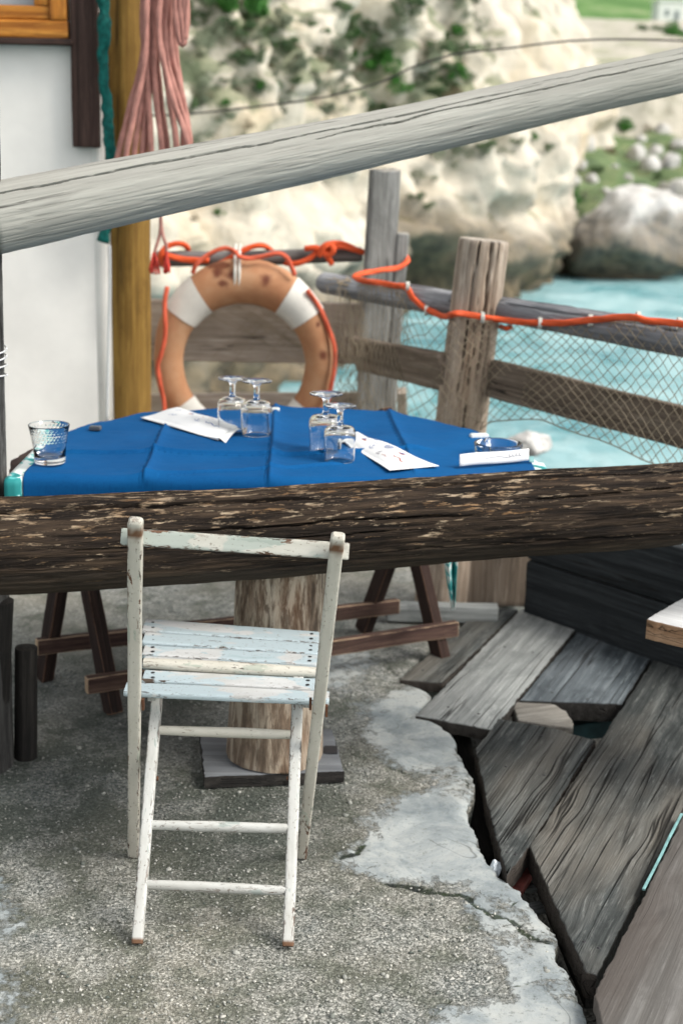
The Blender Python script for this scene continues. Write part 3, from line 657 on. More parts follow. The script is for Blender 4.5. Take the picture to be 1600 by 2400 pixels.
tag(mk('pebbles', pv.reshape(-1, 3), pf_.tolist(), M['pebble'], smooth=True, attrs={'tone': tone}), kind='stuff')

# rock and rubble under the deck, falling away to the water
NXs, NYs = 110, 110
X, Y = np.meshgrid(np.linspace(-7, 9, NXs), np.concatenate((np.linspace(-1, 5.6, 60), np.linspace(5.75, 13, 50))), indexing='xy')
Z = -.36-np.clip((Y-5.6), 0, 9)*.55-np.clip(X-1.6, 0, 9)*.30+.10*fbm(np.stack([X*1.7, Y*1.7, X*0], -1), 4, 8)*np.clip((Y-4.5), .35, 2)
Z = np.maximum(Z, -3.2)
v = np.stack([X, Y, Z], -1).reshape(-1, 3); ny, nx = X.shape
tag(mk('terrain', v, [(i*nx+j, i*nx+j+1, (i+1)*nx+j+1, (i+1)*nx+j) for i in range(ny-1) for j in range(nx-1)], M['shore'], attrs={'veg': np.zeros(len(v))}), kind='structure')

SEA = -1.8
v = [(-300, -60, SEA), (900, -60, SEA), (900, 1800, SEA), (-300, 1800, SEA)]
tag(mk('sea', v, [(0, 1, 2, 3)], M['sea'], M=Matrix.Translation((0, 40, SEA))), kind='structure')

# cliff: a displaced sheet along a bent shoreline
CP = smooth_path([(-16, 9, 0), (-9, 11, 0), (-4, 14.5, 0), (-1.15, 18.5, 0), (1.18, 26, 0), (3.2, 30, 0), (4.85, 33, 0)], .13)
CP += smooth_path([(5.05, 33.5, 0), (5.15, 34.6, 0), (5.3, 37, 0), (6.2, 42, 0), (9, 50, 0)], .2)
cp = np.array([tuple(p) for p in CP]); nS = len(cp)
tg = np.gradient(cp, axis=0); tg /= np.linalg.norm(tg, axis=1)[:, None]; nrm = np.stack([tg[:, 1], -tg[:, 0], tg[:, 0]*0], 1)
zz = np.concatenate((np.arange(-2.6, 7.5, .105), np.arange(7.6, 13, .25))); nZ = len(zz)
B = np.repeat(cp[:, None, :], nZ, 1).copy(); B[..., 2] = zz[None]
big = ridge(B*np.array([.26, .26, .17]), 4, 41); mid = fbm(B*np.array([.8, .8, .5]), 5, 42); fine = ridge(B*np.array([2., 2., 1.6]), 4, 43)
led = fbm(np.stack([B[..., 0]*.15, B[..., 1]*.15, B[..., 2]*1.1], -1), 3, 45)
sarc = np.concatenate(([0], np.cumsum(np.linalg.norm(np.diff(cp, axis=0), axis=1))))
tip = np.clip((cp[:, 0]-3.0)/2, 0, 1)[:, None]
lean = (.30*(1-tip)+.06*tip)*np.clip(zz-(-.8), 0, 20)[None]+.45*np.clip(zz-2.4, 0, 20)[None]*tip
out = 1.15*(big-.3)+.75*mid+.42*(fine-.3)+.55*led
out = out+.55*(ridge(B*np.array([1.1, 1.1, .28]), 3, 48)-.3)+.16*fbm(B*np.array([5., 5., 2.4]), 3, 50)
out *= 1-.35*tip
under = np.clip((-.75-zz)/.9, 0, 1)[None]; out = out-under*.55*vnoise(B*np.array([.55, .55, .2]), 47)
hole = np.exp(-((cp[:, 0]-1.75)/.55)**4)[:, None]*np.exp(-((zz+1.35)/.6)**4)[None]; out = out-2.4*hole
out = out-1.3*np.exp(-((cp[:, 0]-1.6)/.7)**2)[:, None]*np.clip((zz+.3)/1.5, 0, 1)[None]
cv = B+nrm[:, None, :]*(out-lean)[..., None]
cv[..., 2] += .25*fbm(B*1.1, 3, 49)
xx = cp[:, 0][:, None]; veg = np.clip((zz[None]-.9+.5*np.clip(xx-2.2, 0, 9))/1.2, 0, 1)*np.clip((4.2-xx)/1.2, 0, 1)*.55
tide = np.zeros_like(veg)+(.15+.85*np.exp(-((cp[:, 0]-1.9)/.8)**2)+.45*np.exp(-((cp[:, 0]-4.4)/.7)**2))[:, None]
cf = [(i*nZ+j, (i+1)*nZ+j, (i+1)*nZ+j+1, i*nZ+j+1) for i in range(nS-1) for j in range(nZ-1)]
cvv = cv.reshape(-1, 3)
tag(mk('cliff', cvv, cf, M['cliff'], M=Matrix.Translation((0, 25, -2.6)), attrs={'veg': veg.ravel(), 'tide': tide.ravel()}), kind='structure')
cliff_bvh = BVHTree.FromPolygons([Vector(q) for q in cvv], cf)

# the slope across the inlet, with a rock band above it
ky = [34.5, 36, 38, 48, 50.5, 51.5, 53.5, 58, 66, 80, 110, 150, 220, 262]
kz = [-3., -2.0, -1.2, 1.25, 1.7, 3.9, 4.35, 4.75, 5.3, 6.6, 9.1, 12.5, 18.0, 21.2]
xs_ = np.concatenate((np.linspace(4.6, 26, 120), np.linspace(27, 150, 30))); ys_ = np.concatenate((np.linspace(34.5, 62, 150), np.linspace(63, 262, 60)))
X, Y = np.meshgrid(xs_, ys_, indexing='xy')
Yw = Y+1.6*fbm(np.stack([X*.25, X*0, X*0], -1), 3, 51)+.5*fbm(np.stack([X*.9, Y*.4, X*0], -1), 3, 52)-np.clip(X-12, 0, 40)*.05
Z = np.interp(Yw, ky, kz); q = np.stack([X, Y, Z], -1)
Z = Z+.34*fbm(q*.45, 4, 53)+.14*fbm(q*1.6, 4, 54)
ny, nx = X.shape; hv = np.stack([X, Y, Z], -1).reshape(-1, 3); hf = [(i*nx+j, i*nx+j+1, (i+1)*nx+j+1, (i+1)*nx+j) for i in range(ny-1) for j in range(nx-1)]
vg = np.where((Y > 50.2) & (Y < 54), -.9, np.where(Y < 39, .3, .38))
vg = np.where((Y > 54) & (Y < 300), -1.7, vg)
tag(mk('hillside', hv, hf, M['hill'], M=Matrix.Translation((20, 60, -2)), attrs={'veg': vg.ravel()}), kind='structure')
hill_bvh = BVHTree.FromPolygons([Vector(q) for q in hv], hf)
X, Y = np.meshgrid(np.linspace(-40, 320, 70), np.linspace(255, 560, 60), indexing='xy')
Z = np.interp(Y, [255, 300, 360, 450, 560], [17.5, 22.2, 34, 54, 70])+5*fbm(np.stack([X*.012, Y*.012, X*0], -1), 4, 61)*np.clip((Y-300)/60, 0, 1)
ny, nx = X.shape
tag(mk('far_hill', np.stack([X, Y, Z], -1).reshape(-1, 3), [(i*nx+j, i*nx+j+1, (i+1)*nx+j+1, (i+1)*nx+j) for i in range(ny-1) for j in range(nx-1)], M['farhill']), kind='structure')

# white house on the far hill
p0 = V(1541, 48, 300); wpx = 300/FPX
hb = empty('white_house', p0); tag(hb, 'small white flat-roofed house far off on the green hilltop', 'house')
hx, hy, hz = p0.x, p0.y, p0.z-1.2; W_, H_, D_ = 9.5, 4.9, 7.0
mk('wall', *box((hx, hy, hz), (hx+W_, hy+D_, hz+H_)), M['white'], hb, smooth=False)
mk('roof', *box((hx-.25, hy-.25, hz+H_+.003), (hx+W_+.25, hy+D_+.25, hz+H_+.35)), M['white'], hb, smooth=False)
mk('door', *box((hx+3.1, hy-.04, hz), (hx+4.1, hy-.003, hz+3.1)), M['housedark'], hb, smooth=False)
for ox in (1.2, 6.2):
    mk('window', *box((hx+ox, hy-.04, hz+2.0), (hx+ox+.9, hy-.003, hz+3.3)), M['housedark'], hb, smooth=False)

# rocks
def rock_mesh(seed, sx, sy, sz, sub=4, amp=.22):
    import bmesh
    bm = bmesh.new(); bmesh.ops.create_icosphere(bm, subdivisions=sub, radius=1); v = np.array([tuple(q.co) for q in bm.verts]); fc = [tuple(x.index for x in q.verts) for q in bm.faces]; bm.free()
    r = np.ones(len(v)); g = np.random.default_rng(seed)
    for _ in range(11):
        d = g.normal(size=3); d /= np.linalg.norm(d); h = g.uniform(.62, .92); s = v@d; r = np.minimum(r, np.where(s > .05, h/np.maximum(s, .05), 9))
    v = v*r[:, None]*(1+amp*fbm(v*1.6+seed, 4, seed)[:, None]+.05*fbm(v*7+seed, 3, seed+3)[:, None])
    return v*np.array([sx, sy, sz]), fc
def add_rock(name, ctr, seed, s, mat, sub=4, amp=.22):
    v, f_ = rock_mesh(seed, *s, sub, amp); v = v+np.array(ctr)
    return mk(name, v, f_, mat, attrs={'veg': np.full(len(v), -.6), 'tide': np.full(len(v), .32)})
# the big boulder at the waterline, and its neighbours
c = V(1478, 590, 34.6)
o = add_rock('boulder', (c.x+.05, 34.8, -1.0), 21, (1.8, 1.5, 1.35), M['boulder'], 5, .2); tag(o, 'huge rounded grey boulder sitting at the water edge, dark and wet at its foot', 'boulder')
c = V(1640, 600, 36); o = add_rock('boulder', (c.x+.3, 36.2, -.85), 9, (1.3, 1.3, 1.15), M['boulder'], 4); tag(o, 'pale boulder cut by the photo edge, behind the huge waterline boulder', 'boulder')
c = V(1335, 610, 35.2); o = add_rock('boulder', (c.x+.05, 35.6, -1.3), 12, (.55, .6, .65), M['boulder'], 4); tag(o, 'small dark boulder wedged between the cliff foot and the huge boulder', 'boulder')
RK = [(1385, 300, 34), (1408, 330, 22), (1370, 345, 26), (1490, 368, 27), (1362, 392, 18), (1532, 362, 24), (1525, 395, 28), (1570, 388, 30), (1385, 428, 18), (1345, 430, 16), (1560, 445, 20), (1590, 452, 30), (1420, 452, 13), (1470, 420, 12),
      (1575, 530, 34), (1510, 480, 18), (1440, 392, 10), (1340, 350, 12), (1500, 330, 12), (1550, 310, 20), (1590, 345, 22), (1460, 470, 16), (1420, 300, 14), (1545, 500, 20)]
big_lab = {0: 'tall white rock standing highest on the green slope, near the cliff edge', 3: 'egg-shaped white rock alone in the middle of the green slope', 14: 'large white rock on the shore above the pale boulder at the photo edge'}
for k, (px, py, r) in enumerate(RK):
    d = ray(px, py).normalized(); hit = hill_bvh.ray_cast(Vector((0, 0, EYE)), d)
    if hit[0] is None: continue
    s = r/FPX*hit[3]*1.0; p = hit[0]
    o = add_rock('rock', (p.x, p.y, p.z+s*.15), 100+k, (s*rnd.uniform(.85, 1.2), s, s*rnd.uniform(.8, 1.15)), M['boulder'], 3)
    tag(o, big_lab.get(k, 'white rock scattered on the green slope across the inlet'), 'rock', 'white rocks on the green slope')

# shrubs rooted in the rock: clumps of small leaf faces about a few stems
def shrub_mesh(seed, n, leaf, flat=.75):
    g = np.random.default_rng(seed); v = []; f_ = []
    lumps = [(g.normal(size=3)*np.array([.42, .42, .28])+np.array([0, 0, .35]), g.uniform(.28, .5)) for _ in range(7)]
    for _ in range(n):
        c_, r_ = lumps[g.integers(len(lumps))]; d = g.normal(size=3); d /= np.linalg.norm(d); p = c_+d*r_*g.uniform(.55, 1.05)*np.array([1, 1, flat])
        a = g.normal(size=3); a /= np.linalg.norm(a); b = np.cross(a, g.normal(size=3)); b /= np.linalg.norm(b); L = leaf*g.uniform(.6, 1.4); i = len(v)
        v += [p-a*L, p+b*L*.45, p+a*L, p-b*L*.45]; f_.append((i, i+1, i+2, i+3))
    return np.array(v), f_
protos = {}
for kind, n, leaf in (('bright', 1500, .085), ('grey', 1000, .075), ('dark', 1200, .08), ('dry', 500, .07)):
    for q in range(2):
        v, f_ = shrub_mesh(hash((kind == 'grey')*3+(kind == 'dark')*5+(kind == 'dry')*7+q) % 999, n, leaf); me = bpy.data.meshes.new('shrub'); me.from_pydata(v.tolist(), [], f_); me.materials.append(M['leaf'+kind]); protos[kind, q] = me
SH_LAB = {'bright': 'bright green bushy shrub growing out of the pale cliff', 'grey': 'grey-green scrub bush growing out of the pale cliff', 'dark': 'dark green bush growing out of the pale cliff', 'dry': 'dry brownish bush growing out of the pale cliff'}
def shrub(px, py, r, kind, bvh=None, lab=None, grp='shrubs on the cliff'):
    for B_ in ([bvh] if bvh else [cliff_bvh, hill_bvh]):
        d = ray(px, py).normalized(); hit = B_.ray_cast(Vector((0, 0, EYE)), d)
        if hit[0] is not None: break
    if hit[0] is None: return
    s = r/FPX*hit[3]
    o = bpy.data.objects.new('shrub', protos[kind, rnd.randrange(2)]); C.objects.link(o)
    nn_ = hit[1]; nn_ = nn_ if nn_.dot(d) < 0 else -nn_
    o.matrix_basis = Matrix.Translation(hit[0]+nn_*s*.10-Vector((0, 0, s*.25))) @ Matrix.Rotation(rnd.uniform(0, 6.28), 4, 'Z') @ Matrix.Diagonal((s*rnd.uniform(.9, 1.2), s*rnd.uniform(.9, 1.2), s*rnd.uniform(.85, 1.15), 1))
    tag(o, lab or SH_LAB[kind], 'shrub', grp)
shrub(530, 10, 62, 'bright', lab='bright green shrub at the top edge of the cliff, just right of the pink rope')
shrub(600, 25, 58, 'bright'); shrub(470, 25, 50, 'dark')
shrub(905, 150, 52, 'bright', lab='round vivid green shrub halfway along the cliff, just above the handrail')
shrub(930, 200, 38, 'bright'); shrub(880, 120, 24, 'bright')
for a in [(955, 20, 42, 'dark'), (940, 60, 34, 'grey'), (975, 5, 30, 'dark'), (1085, 20, 34, 'grey'), (1115, 60, 36, 'grey'), (1075, 75, 26, 'bright'), (1085, 115, 34, 'dark'), (1030, 115, 38, 'dark'), (1000, 140, 36, 'grey'), (1050, 155, 36, 'dark'), (1080, 170, 28, 'bright'),
          (800, 15, 40, 'dark'), (815, 60, 34, 'dark'), (790, 110, 26, 'grey'), (640, 50, 40, 'grey'), (520, 90, 48, 'grey'), (560, 130, 36, 'dark'), (470, 110, 36, 'grey'), (660, 100, 34, 'dark'), (700, 150, 34, 'grey'), (740, 200, 36, 'grey'), (650, 190, 34, 'dark'), (600, 200, 30, 'grey'), (540, 200, 30, 'grey'), (480, 200, 34, 'grey'),
          (450, 250, 32, 'dark'), (520, 270, 28, 'grey'), (460, 320, 28, 'grey'), (580, 290, 24, 'dry'), (510, 300, 22, 'dry'), (660, 250, 24, 'grey'), (760, 260, 26, 'grey'), (820, 220, 26, 'grey'), (860, 230, 26, 'grey'), (980, 230, 34, 'grey'), (1060, 220, 34, 'dry'), (1090, 180, 24, 'grey'),
          (1010, 370, 34, 'grey'), (1070, 370, 40, 'grey'), (1130, 340, 28, 'dark'), (970, 420, 26, 'grey'), (975, 460, 22, 'dark'), (1000, 480, 18, 'dark'), (1210, 330, 18, 'dark'), (1250, 320, 14, 'bright'), (1290, 345, 16, 'dark'), (1170, 360, 18, 'grey'),
          (510, 500, 14, 'bright'), (450, 510, 18, 'dry'), (840, 180, 26, 'grey'), (560, 60, 40, 'dark'), (720, 60, 22, 'grey'), (750, 140, 20, 'dry'), (880, 250, 28, 'dark'), (930, 265, 26, 'grey'), (1140, 110, 18, 'grey'), (1080, 140, 20, 'dry')]:
    shrub(*a)
for k in range(330):
    x_ = rnd.uniform(425, 1150); y_ = rnd.uniform(-30, 330)
    d_ = fbm(np.array([[x_/150, y_/120, .5]]), 3, 97)[0]+(.12 if x_ < 860 else -.10)-max(0, y_-230)/420
    if x_ > 880 and y_ > 250: continue
    if d_ < .02: continue
    shrub(x_, y_, rnd.uniform(9, 24), rnd.choice(('grey', 'grey', 'dark', 'dry', 'bright', 'dark')))
SL = 'low green bush on the slope across the inlet'
for a in [(1330, 470, 30, 'bright'), (1320, 500, 34, 'bright'), (1350, 505, 28, 'dark'), (1335, 440, 24, 'dark'), (1400, 400, 22, 'dark'), (1340, 385, 20, 'dark'), (1345, 310, 22, 'dark'), (1430, 360, 26, 'dry'), (1460, 300, 26, 'bright'), (1480, 440, 24, 'dark'), (1500, 410, 20, 'dry'), (1440, 490, 22, 'grey'), (1550, 420, 22, 'dark'), (1375, 470, 22, 'grey'), (1410, 500, 24, 'dark'), (1500, 455, 22, 'bright'), (1575, 480, 22, 'dark'), (1520, 300, 20, 'dry')]:
    shrub(*a, bvh=hill_bvh, lab=SL, grp='bushes on the slope')
for a in [(1545, 72, 26, 'dark'), (1575, 84, 30, 'bright'), (1515, 70, 20, 'dark')]:
    shrub(*a, bvh=hill_bvh, lab='dark green bush on the rocky ridge below the white house', grp='bushes on the ridge')

# ================================================================== HOUSE at the left: wall and window
WY = 5.0
xr = V(251, 750, WY).x
hs = empty('house', (xr-1.2, WY+.6, 0)); tag(hs, 'white plastered house wall at the left behind the table, with a wooden window', 'house')
win_b = V(100, 90, WY-.02).z; win_r = V(165, 60, WY).x; win_t = win_b+.88; win_l = win_r-1.0
def wallbox(x0, x1, z0, z1, th=.26): return box((x0, WY, z0), (x1, WY+th, z1))
mb = MB()
mb.add(wallbox(-3.8, win_l, -.05, 2.9)); mb.add(wallbox(win_r, xr, win_b, 2.9)); mb.add(wallbox(win_l, win_r, win_t, 2.9))
mb.add(wallbox(win_l, xr, -.05, win_b))
wv_ = mb.v; wl = mb.build('wall', M['plaster'], hs, smooth=False)
# rounded plaster corner
mk('wall_corner', *tube([(xr-.02, WY+.03, -.05), (xr-.02, WY+.03, 2.9)], .035, 16), M['plaster'], hs)
v, f_ = [(xr-.01, WY+.2, -.05), (xr-.45, WY+3, -.05), (xr-.45, WY+3, 2.9), (xr-.01, WY+.2, 2.9)], [(0, 1, 2, 3)]
mk('side_wall', *tube([(xr-.13, WY+.24, 0), (xr-.13, WY+.24, 2.9)], .1, 4), M['plaster'], hs, smooth=False)
wf = beam('window', (win_l, WY-.022, win_b+.028), (win_r, WY-.022, win_b+.028), .05, .056, M['orangewood'], hs, up=(0, 0, 1), bev=.006)
beam('sash', (win_l, WY-.01, win_b+.08), (win_r-.062, WY-.01, win_b+.08), .045, .046, M['orangewood'], wf, bev=.006)
beam('frame', (win_r-.03, WY-.022, win_b+.058), (win_r-.03, WY-.022, win_t), .05, .058, M['orangewood'], wf, bev=.006, up=(1, 0, 0))
beam('sash', (win_r-.088, WY-.01, win_b+.104), (win_r-.088, WY-.01, win_t), .045, .05, M['orangewood'], wf, bev=.006, up=(1, 0, 0))
beam('frame', (win_l+.03, WY-.022, win_b+.058), (win_l+.03, WY-.022, win_t), .05, .058, M['orangewood'], wf, bev=.006, up=(1, 0, 0))
beam('sill', (win_l-.02, WY-.03, win_b-.012), (win_r+.02, WY-.03, win_b-.012), .08, .02, M['brown'], wf, bev=.004)
mk('pane', *box((win_l+.06, WY+.02, win_b+.1), (win_r-.11, WY+.028, win_t)), M['pane'], wf, smooth=False)

# brown board, teal net, cable, ochre post, pink rope
a = V(204, 346, WY-.03); o = beam('board', (a.x, WY-.031, a.z), (a.x+.012, WY-.031, 2.8), .09, .045, M['brown'], up=(0, -1, 0), bev=.004, rough=.002); tag(o, 'dark brown wooden board hanging beside the window on the white wall', 'board')
def bundle(pts, r, mat, name, n=16):
    v, f_ = tube(pts, r, n, .012); v = np.array([tuple(q) for q in v]); c_ = v.reshape(-1, n, 3).mean(1, keepdims=True)
    d = v.reshape(-1, n, 3)-c_; d *= (1.05+1.0*fbm(v.reshape(-1, n, 3)*np.array([45, 45, 22]), 3, 71))[..., None]; return mk(name, (c_+d).reshape(-1, 3), f_, mat)
ny_ = WY-.08
o = bundle([V(243, -160, ny_), V(243, 60, ny_), V(246, 200, ny_), V(256, 300, ny_), V(258, 420, ny_), V(252, 500, ny_), V(247, 548, ny_), V(243, 568, ny_)], .0165, M['greennet'], 'net_bundle'); tag(o, 'teal green net bundled into a cord hanging down the house corner', 'net')
o = mk('cable', *tube([V(257, 575, WY-.05), V(258, 650, WY-.045), V(256, 760, WY-.045), V(254, 860, WY-.045), V(252, 990, WY-.045)], .0055, 8, .03), M['cable']); tag(o, 'thin pale cable running down the corner of the white wall', 'cable')
pb, pt = V(306, 1000, 5.08), V(300, 20, 5.08)
dr = (pt-pb)/(pt.z-pb.z); base = pb-dr*pb.z; top = base+dr*2.9
o = log('wooden_post', base, top, .0745, .0735, M['yellow'], n=48, k=120, disp=.0015, cracks=((200, .01, 5, .1, .5), (250, .008, 4, .3, .8)), seed=6, wob=.006, groove=.0015); tag(o, 'ochre yellow round wooden post at the corner of the white house', 'post')

PY = 4.88
def pk(px, py, dy=0): return V(px, py, PY+dy)
heads = [338, 350, 362, 374, 386, 398, 408, 418, 426, 432]
ropes = [[(337, -90), (335, 60), (334, 140), (305, 250), (283, 340), (272, 385)], [(345, -90), (343, 70), (338, 150), (318, 250), (300, 340), (292, 395)], [(335, -90), (342, 90), (347, 200), (352, 300), (356, 370), (356, 415)],
         [(354, -90), (352, 60), (350, 150), (330, 260), (318, 340), (312, 405)], [(372, -90), (366, 60), (370, 160), (380, 260), (392, 340), (396, 405)], [(384, -90), (372, 60), (385, 150), (408, 240), (436, 320), (444, 380)],
         [(396, -90), (386, 60), (394, 150), (420, 240), (442, 310), (450, 385)], [(404, -90), (398, 60), (404, 130), (424, 210), (438, 280), (446, 370)], [(414, -90), (410, 40), (412, 120), (420, 180), (428, 260), (432, 385)],
         [(422, -90), (424, 30), (430, 80), (432, 100), (426, 104), (418, 80), (412, 20), (408, -90)], [(360, -90), (362, 70), (362, 180), (372, 280), (380, 350), (380, 412)], [(348, -90), (356, 80), (345, 210), (338, 300), (334, 350), (330, 410)], [(366, -90), (358, 90), (352, 190), (344, 290), (340, 360), (344, 420)],
         [(432, -90), (434, 20), (436, 60), (434, 90), (438, 40), (438, -90)], [(378, -90), (378, 60), (388, 170), (404, 270), (414, 340), (416, 398)]]
mb = MB(); ends = []
for k, pts in enumerate(ropes):
    dy = -.022*((k*7) % 4)-(.01 if k % 2 else 0)
    P_ = [pk(x, y, dy) for x, y in pts]; mb.add(rope(P_, .0102, .045)); ends.append((pts[-1], dy))
low = [e for e in ends if e[0][1] > 300]; low.sort(key=lambda e: e[0][0])
for a_, b_ in ((0, 1), (3, 2), (4, 5), (6, 7), (8, 9), (10, 11)):       # the bottoms of the hank loop back up
    if b_ < len(low):
        (x0, y0), d0 = low[a_]; (x1, y1), d1 = low[b_]
        mb.add(rope([pk(x0, y0, d0), pk(x0+(x1-x0)*.15, y0+30, d0), pk((x0+x1)/2, max(y0, y1)+48, (d0+d1)/2), pk(x1-(x1-x0)*.15, y1+30, d1), pk(x1, y1, d1)], .0112, .055))
hk = mb.build('rope_hank', M['pinkrope']); tag(hk, 'hank of faded pink rope hanging in front of the ochre post', 'rope')
mb = MB()
mb.add(rope([pk(376, 440), pk(377, 500), pk(375, 545), pk(366, 580), pk(362, 596)], .0055, .03)); mb.add(rope([pk(377, 500), pk(381, 548), pk(390, 575), pk(390, 592)], .0055, .03))
tl_ = mb.build('tail', M['pinkrope'], hk)
mb = MB()
for (x, y, dx) in ((361, 592, 14), (390, 590, 10)):
    for q in range(16):
        ex_ = rnd.uniform(-dx, dx); mb.add(tube([pk(x+ex_*.15, y, rnd.uniform(-.012, .012)), pk(x+ex_*.6, y+24, rnd.uniform(-.02, .02)), pk(x+ex_, y+rnd.uniform(38, 52), rnd.uniform(-.02, .02))], .0032, 5, .01))
mb.build('tassel', M['redtwine'], hk)

# ================================================================== HANDRAIL, LEFT POST, STAKES, WIRE
hl, hr = V(-30, 512, 3.17), V(1600, 168, 3.95); hd = hr-hl
o = log('handrail', hl, hl+hd*1.35, .0795, .056, M['rail'], n=300, k=330, disp=.0035, cracks=((134, .028, 1.7, -.1, .56), (148, .026, 1.5, .30, 1.1), (126, .012, 1.2, .5, .95)), seed=12, wob=.008, groove=.0026, wander=.12, waist=.0055)
tag(o, 'thick pale weathered round handrail beam slanting up across the whole view', 'handrail')
e0, e1 = V(33, 1790, 3.17), V(0, 250, 3.17); dv = (e1-e0)/(e1.z-e0.z); b0 = e0-dv*e0.z-Vector((.074, 0, 0))
o = log('wooden_post', b0-dv*.04, b0+dv*2.3, .078, .07, M['darkpost'], n=64, k=160, disp=.003, cracks=((0, .02, 5, .2, .6),), seed=15); tag(o, 'dark grey weathered post at the left photo edge holding the handrail end', 'post')
mb = MB()
q0 = V(6, 835, 3.08)
for k in range(4):
    z_ = q0.z-.012*k*1.6; c_ = b0+dv*z_; mb.add(tube([(c_.x+.0765*math.cos(t), c_.y+.0765*math.sin(t), z_+.004*math.sin(t*2+k)) for t in np.linspace(0, 6.28, 24)], .002, 6))
o = mb.build('lashing', M['cable']); tag(o, 'thin white cord wound round the grey post at the left edge', 'cord')
s0, s1 = G(50, 1768), V(60, 1520, 3.25)
def stake(px_b, px_t, Yb, r, lab, seed):
    b_ = G(*px_b); t_ = V(px_t[0], px_t[1], b_.y); o = log('stake', b_-Vector((0, 0, .01)), t_, r, r*.92, M['blackwood'], n=40, k=70, disp=.004, seed=seed, chamfer=.014); tag(o, lab, 'stake')
stake((57, 1772), (60, 1512), 3.25, .029, 'short blackened wooden stake standing on the concrete beside the left post', 3)
stake((-12, 1796), (2, 1400), 3.2, .036, 'taller blackened stake at the very left edge beside the short one', 4)
WYR = 7.0
o = mk('wire', *tube([V(300, 272, WYR), V(430, 268, WYR), V(600, 250, WYR), V(760, 228, WYR), V(900, 190, WYR), V(960, 160, WYR), V(1060, 128, WYR), V(1200, 112, WYR), V(1330, 96, WYR), V(1480, 92, WYR), V(1700, 100, WYR)], .0045, 6, .1), M['wire']); tag(o, 'thin dark wire sagging across the view in front of the cliff', 'wire')

# ================================================================== FENCE
P2 = V(890, 700, 5.35); P1 = V(1100, 760, 4.45)
fe = empty('fence', ((P1.x+P2.x)/2, (P1.y+P2.y)/2, 0)); tag(fe, 'rough wooden fence of posts, poles and boards along the terrace edge by the sea', 'fence')
pa, pt = V(1082, 1000, 4.45), V(1136, 562, 4.45); dv = (pt-pa)/(pt.z-pa.z); pb = pa-dv*pa.z
log('post', pb, pt, .086, .077, M['post'], fe, n=80, k=140, disp=.0045, cracks=((150, .03, 6, .3, 1.), (250, .02, 3, .5, 1.1), (285, .022, 4, .6, 1.1), (305, .015, 3, .55, 1.1), (90, .02, 4, .2, .9), (265, .014, 2, .35, .9)), seed=22, groove=.004, chamfer=.004)
pa, pt = V(873, 900, 5.35), V(902, 398, 5.35); dv = (pt-pa)/(pt.z-pa.z); pb = pa-dv*pa.z
beam('post', pb, pt, .115, .095, M['grey'], fe, up=(0, -1, 0), bev=.014, rough=.004, seed=4, endrough=.012)
cl = V(925, 560, 5.3); beam('post_splint', (pb.x+.065, 5.345, .05), (V(938, 700, 5.35).x, 5.345, V(925, 545, 5.35).z), .045, .085, M['grey'], fe, up=(0, -1, 0), bev=.008, rough=.003)
beam('picket', G(943, 1180, .0)+Vector((0, 0, 0)), V(941, 915, 5.2), .036, .03, M['boardpale'], fe, up=(0, -1, 0), bev=.005)
FY = 5.42
log('rail', V(365, 602, FY), V(850, 598, FY), .030, .026, M['bark'], fe, n=40, k=120, disp=.006, seed=25, wob=.012)
def plank(name, l0, l1, wd, th, mat, par=fe, **k): return beam(name, l0, l1, wd, th, mat, par, up=(0, -1, 0), bev=.006, rough=.003, **k)
plank('board', V(330, 772, FY+.03), V(858, 782, FY+.03), .235, .03, M['boardpale'])
plank('board', V(330, 990, FY+.03), V(870, 985, FY+.03), .225, .03, M['boardpale'])
plank('board', V(330, 1190, FY+.03), V(880, 1190, FY+.03), .2, .03, M['board'])
ra = V(762, 660, 5.16); rb = V(1085, 712, 4.57); rc = V(1640, 806, 3.90)
log('rail', ra, rb+(rb-ra)*.05, .040, .040, M['greypole'], fe, n=56, k=120, disp=.007, cracks=((100, .015, 6, .1, .8), (60, .01, 4, .3, .9)), seed=28, wob=.012)
log('rail', rb+Vector((-.03, .02, .012)), rc+(rc-rb)*.25, .036, .050, M['greypole'], fe, n=56, k=140, disp=.005, cracks=((95, .014, 5, .1, .9), (130, .014, 4, .2, .8)), seed=29, wob=.014)
ma, m1, mb_ = V(835, 828, 5.2), V(1042, 872, 4.42), V(1640, 1012, 3.93)
plank('board', ma, m1, .125, .03, M['board'])
plank('board', V(1150, 886, 4.40), mb_+(mb_-V(1150, 886, 4.40))*.15, .118, .032, M['board'])
# the dark low boards that close the fence off at deck height
ba, bb = G(1238, 1424, .02), G(1640, 1566, .02)
dd = bb-ba
for k, (z0, z1) in enumerate(((-.07, .165), (.17, .345))):
    beam('low_board', ba+Vector((0, 0, (z0+z1)/2)), ba+dd*1.5+Vector((0, 0, (z0+z1)/2)), z1-z0, .045, M['darkboard'], fe, up=(dd.y, -dd.x, 0), bev=.006, rough=.003, seed=60+k)
bk = G(1158, 1424); o = beam('timber_block', (bk.x, bk.y+.05, 0), (bk.x, bk.y+.05, .44), .235, .075, M['board'], up=(0, -1, 0), bev=.01, rough=.004, seed=77); tag(o, 'stained upright timber block standing at the foot of the thick fence post', 'timber')
# driftwood heads seen just past the fence
a = V(1240, 1022, 6.2); o = add_rock('rock', (a.x, 6.2, a.z-.03), 71, (.11, .09, .055), M['boulder'], 4, .3); tag(o, 'knobbly pale rock just behind the fence above the table corner', 'rock')
a = V(1225, 1085, 6.25); o = add_rock('rock', (a.x-.02, 6.3, a.z-.72), 72, (.24, .2, .80), M['boulder'], 4, .25); tag(o, 'upright pale rock under the knobbly one behind the fence', 'rock')

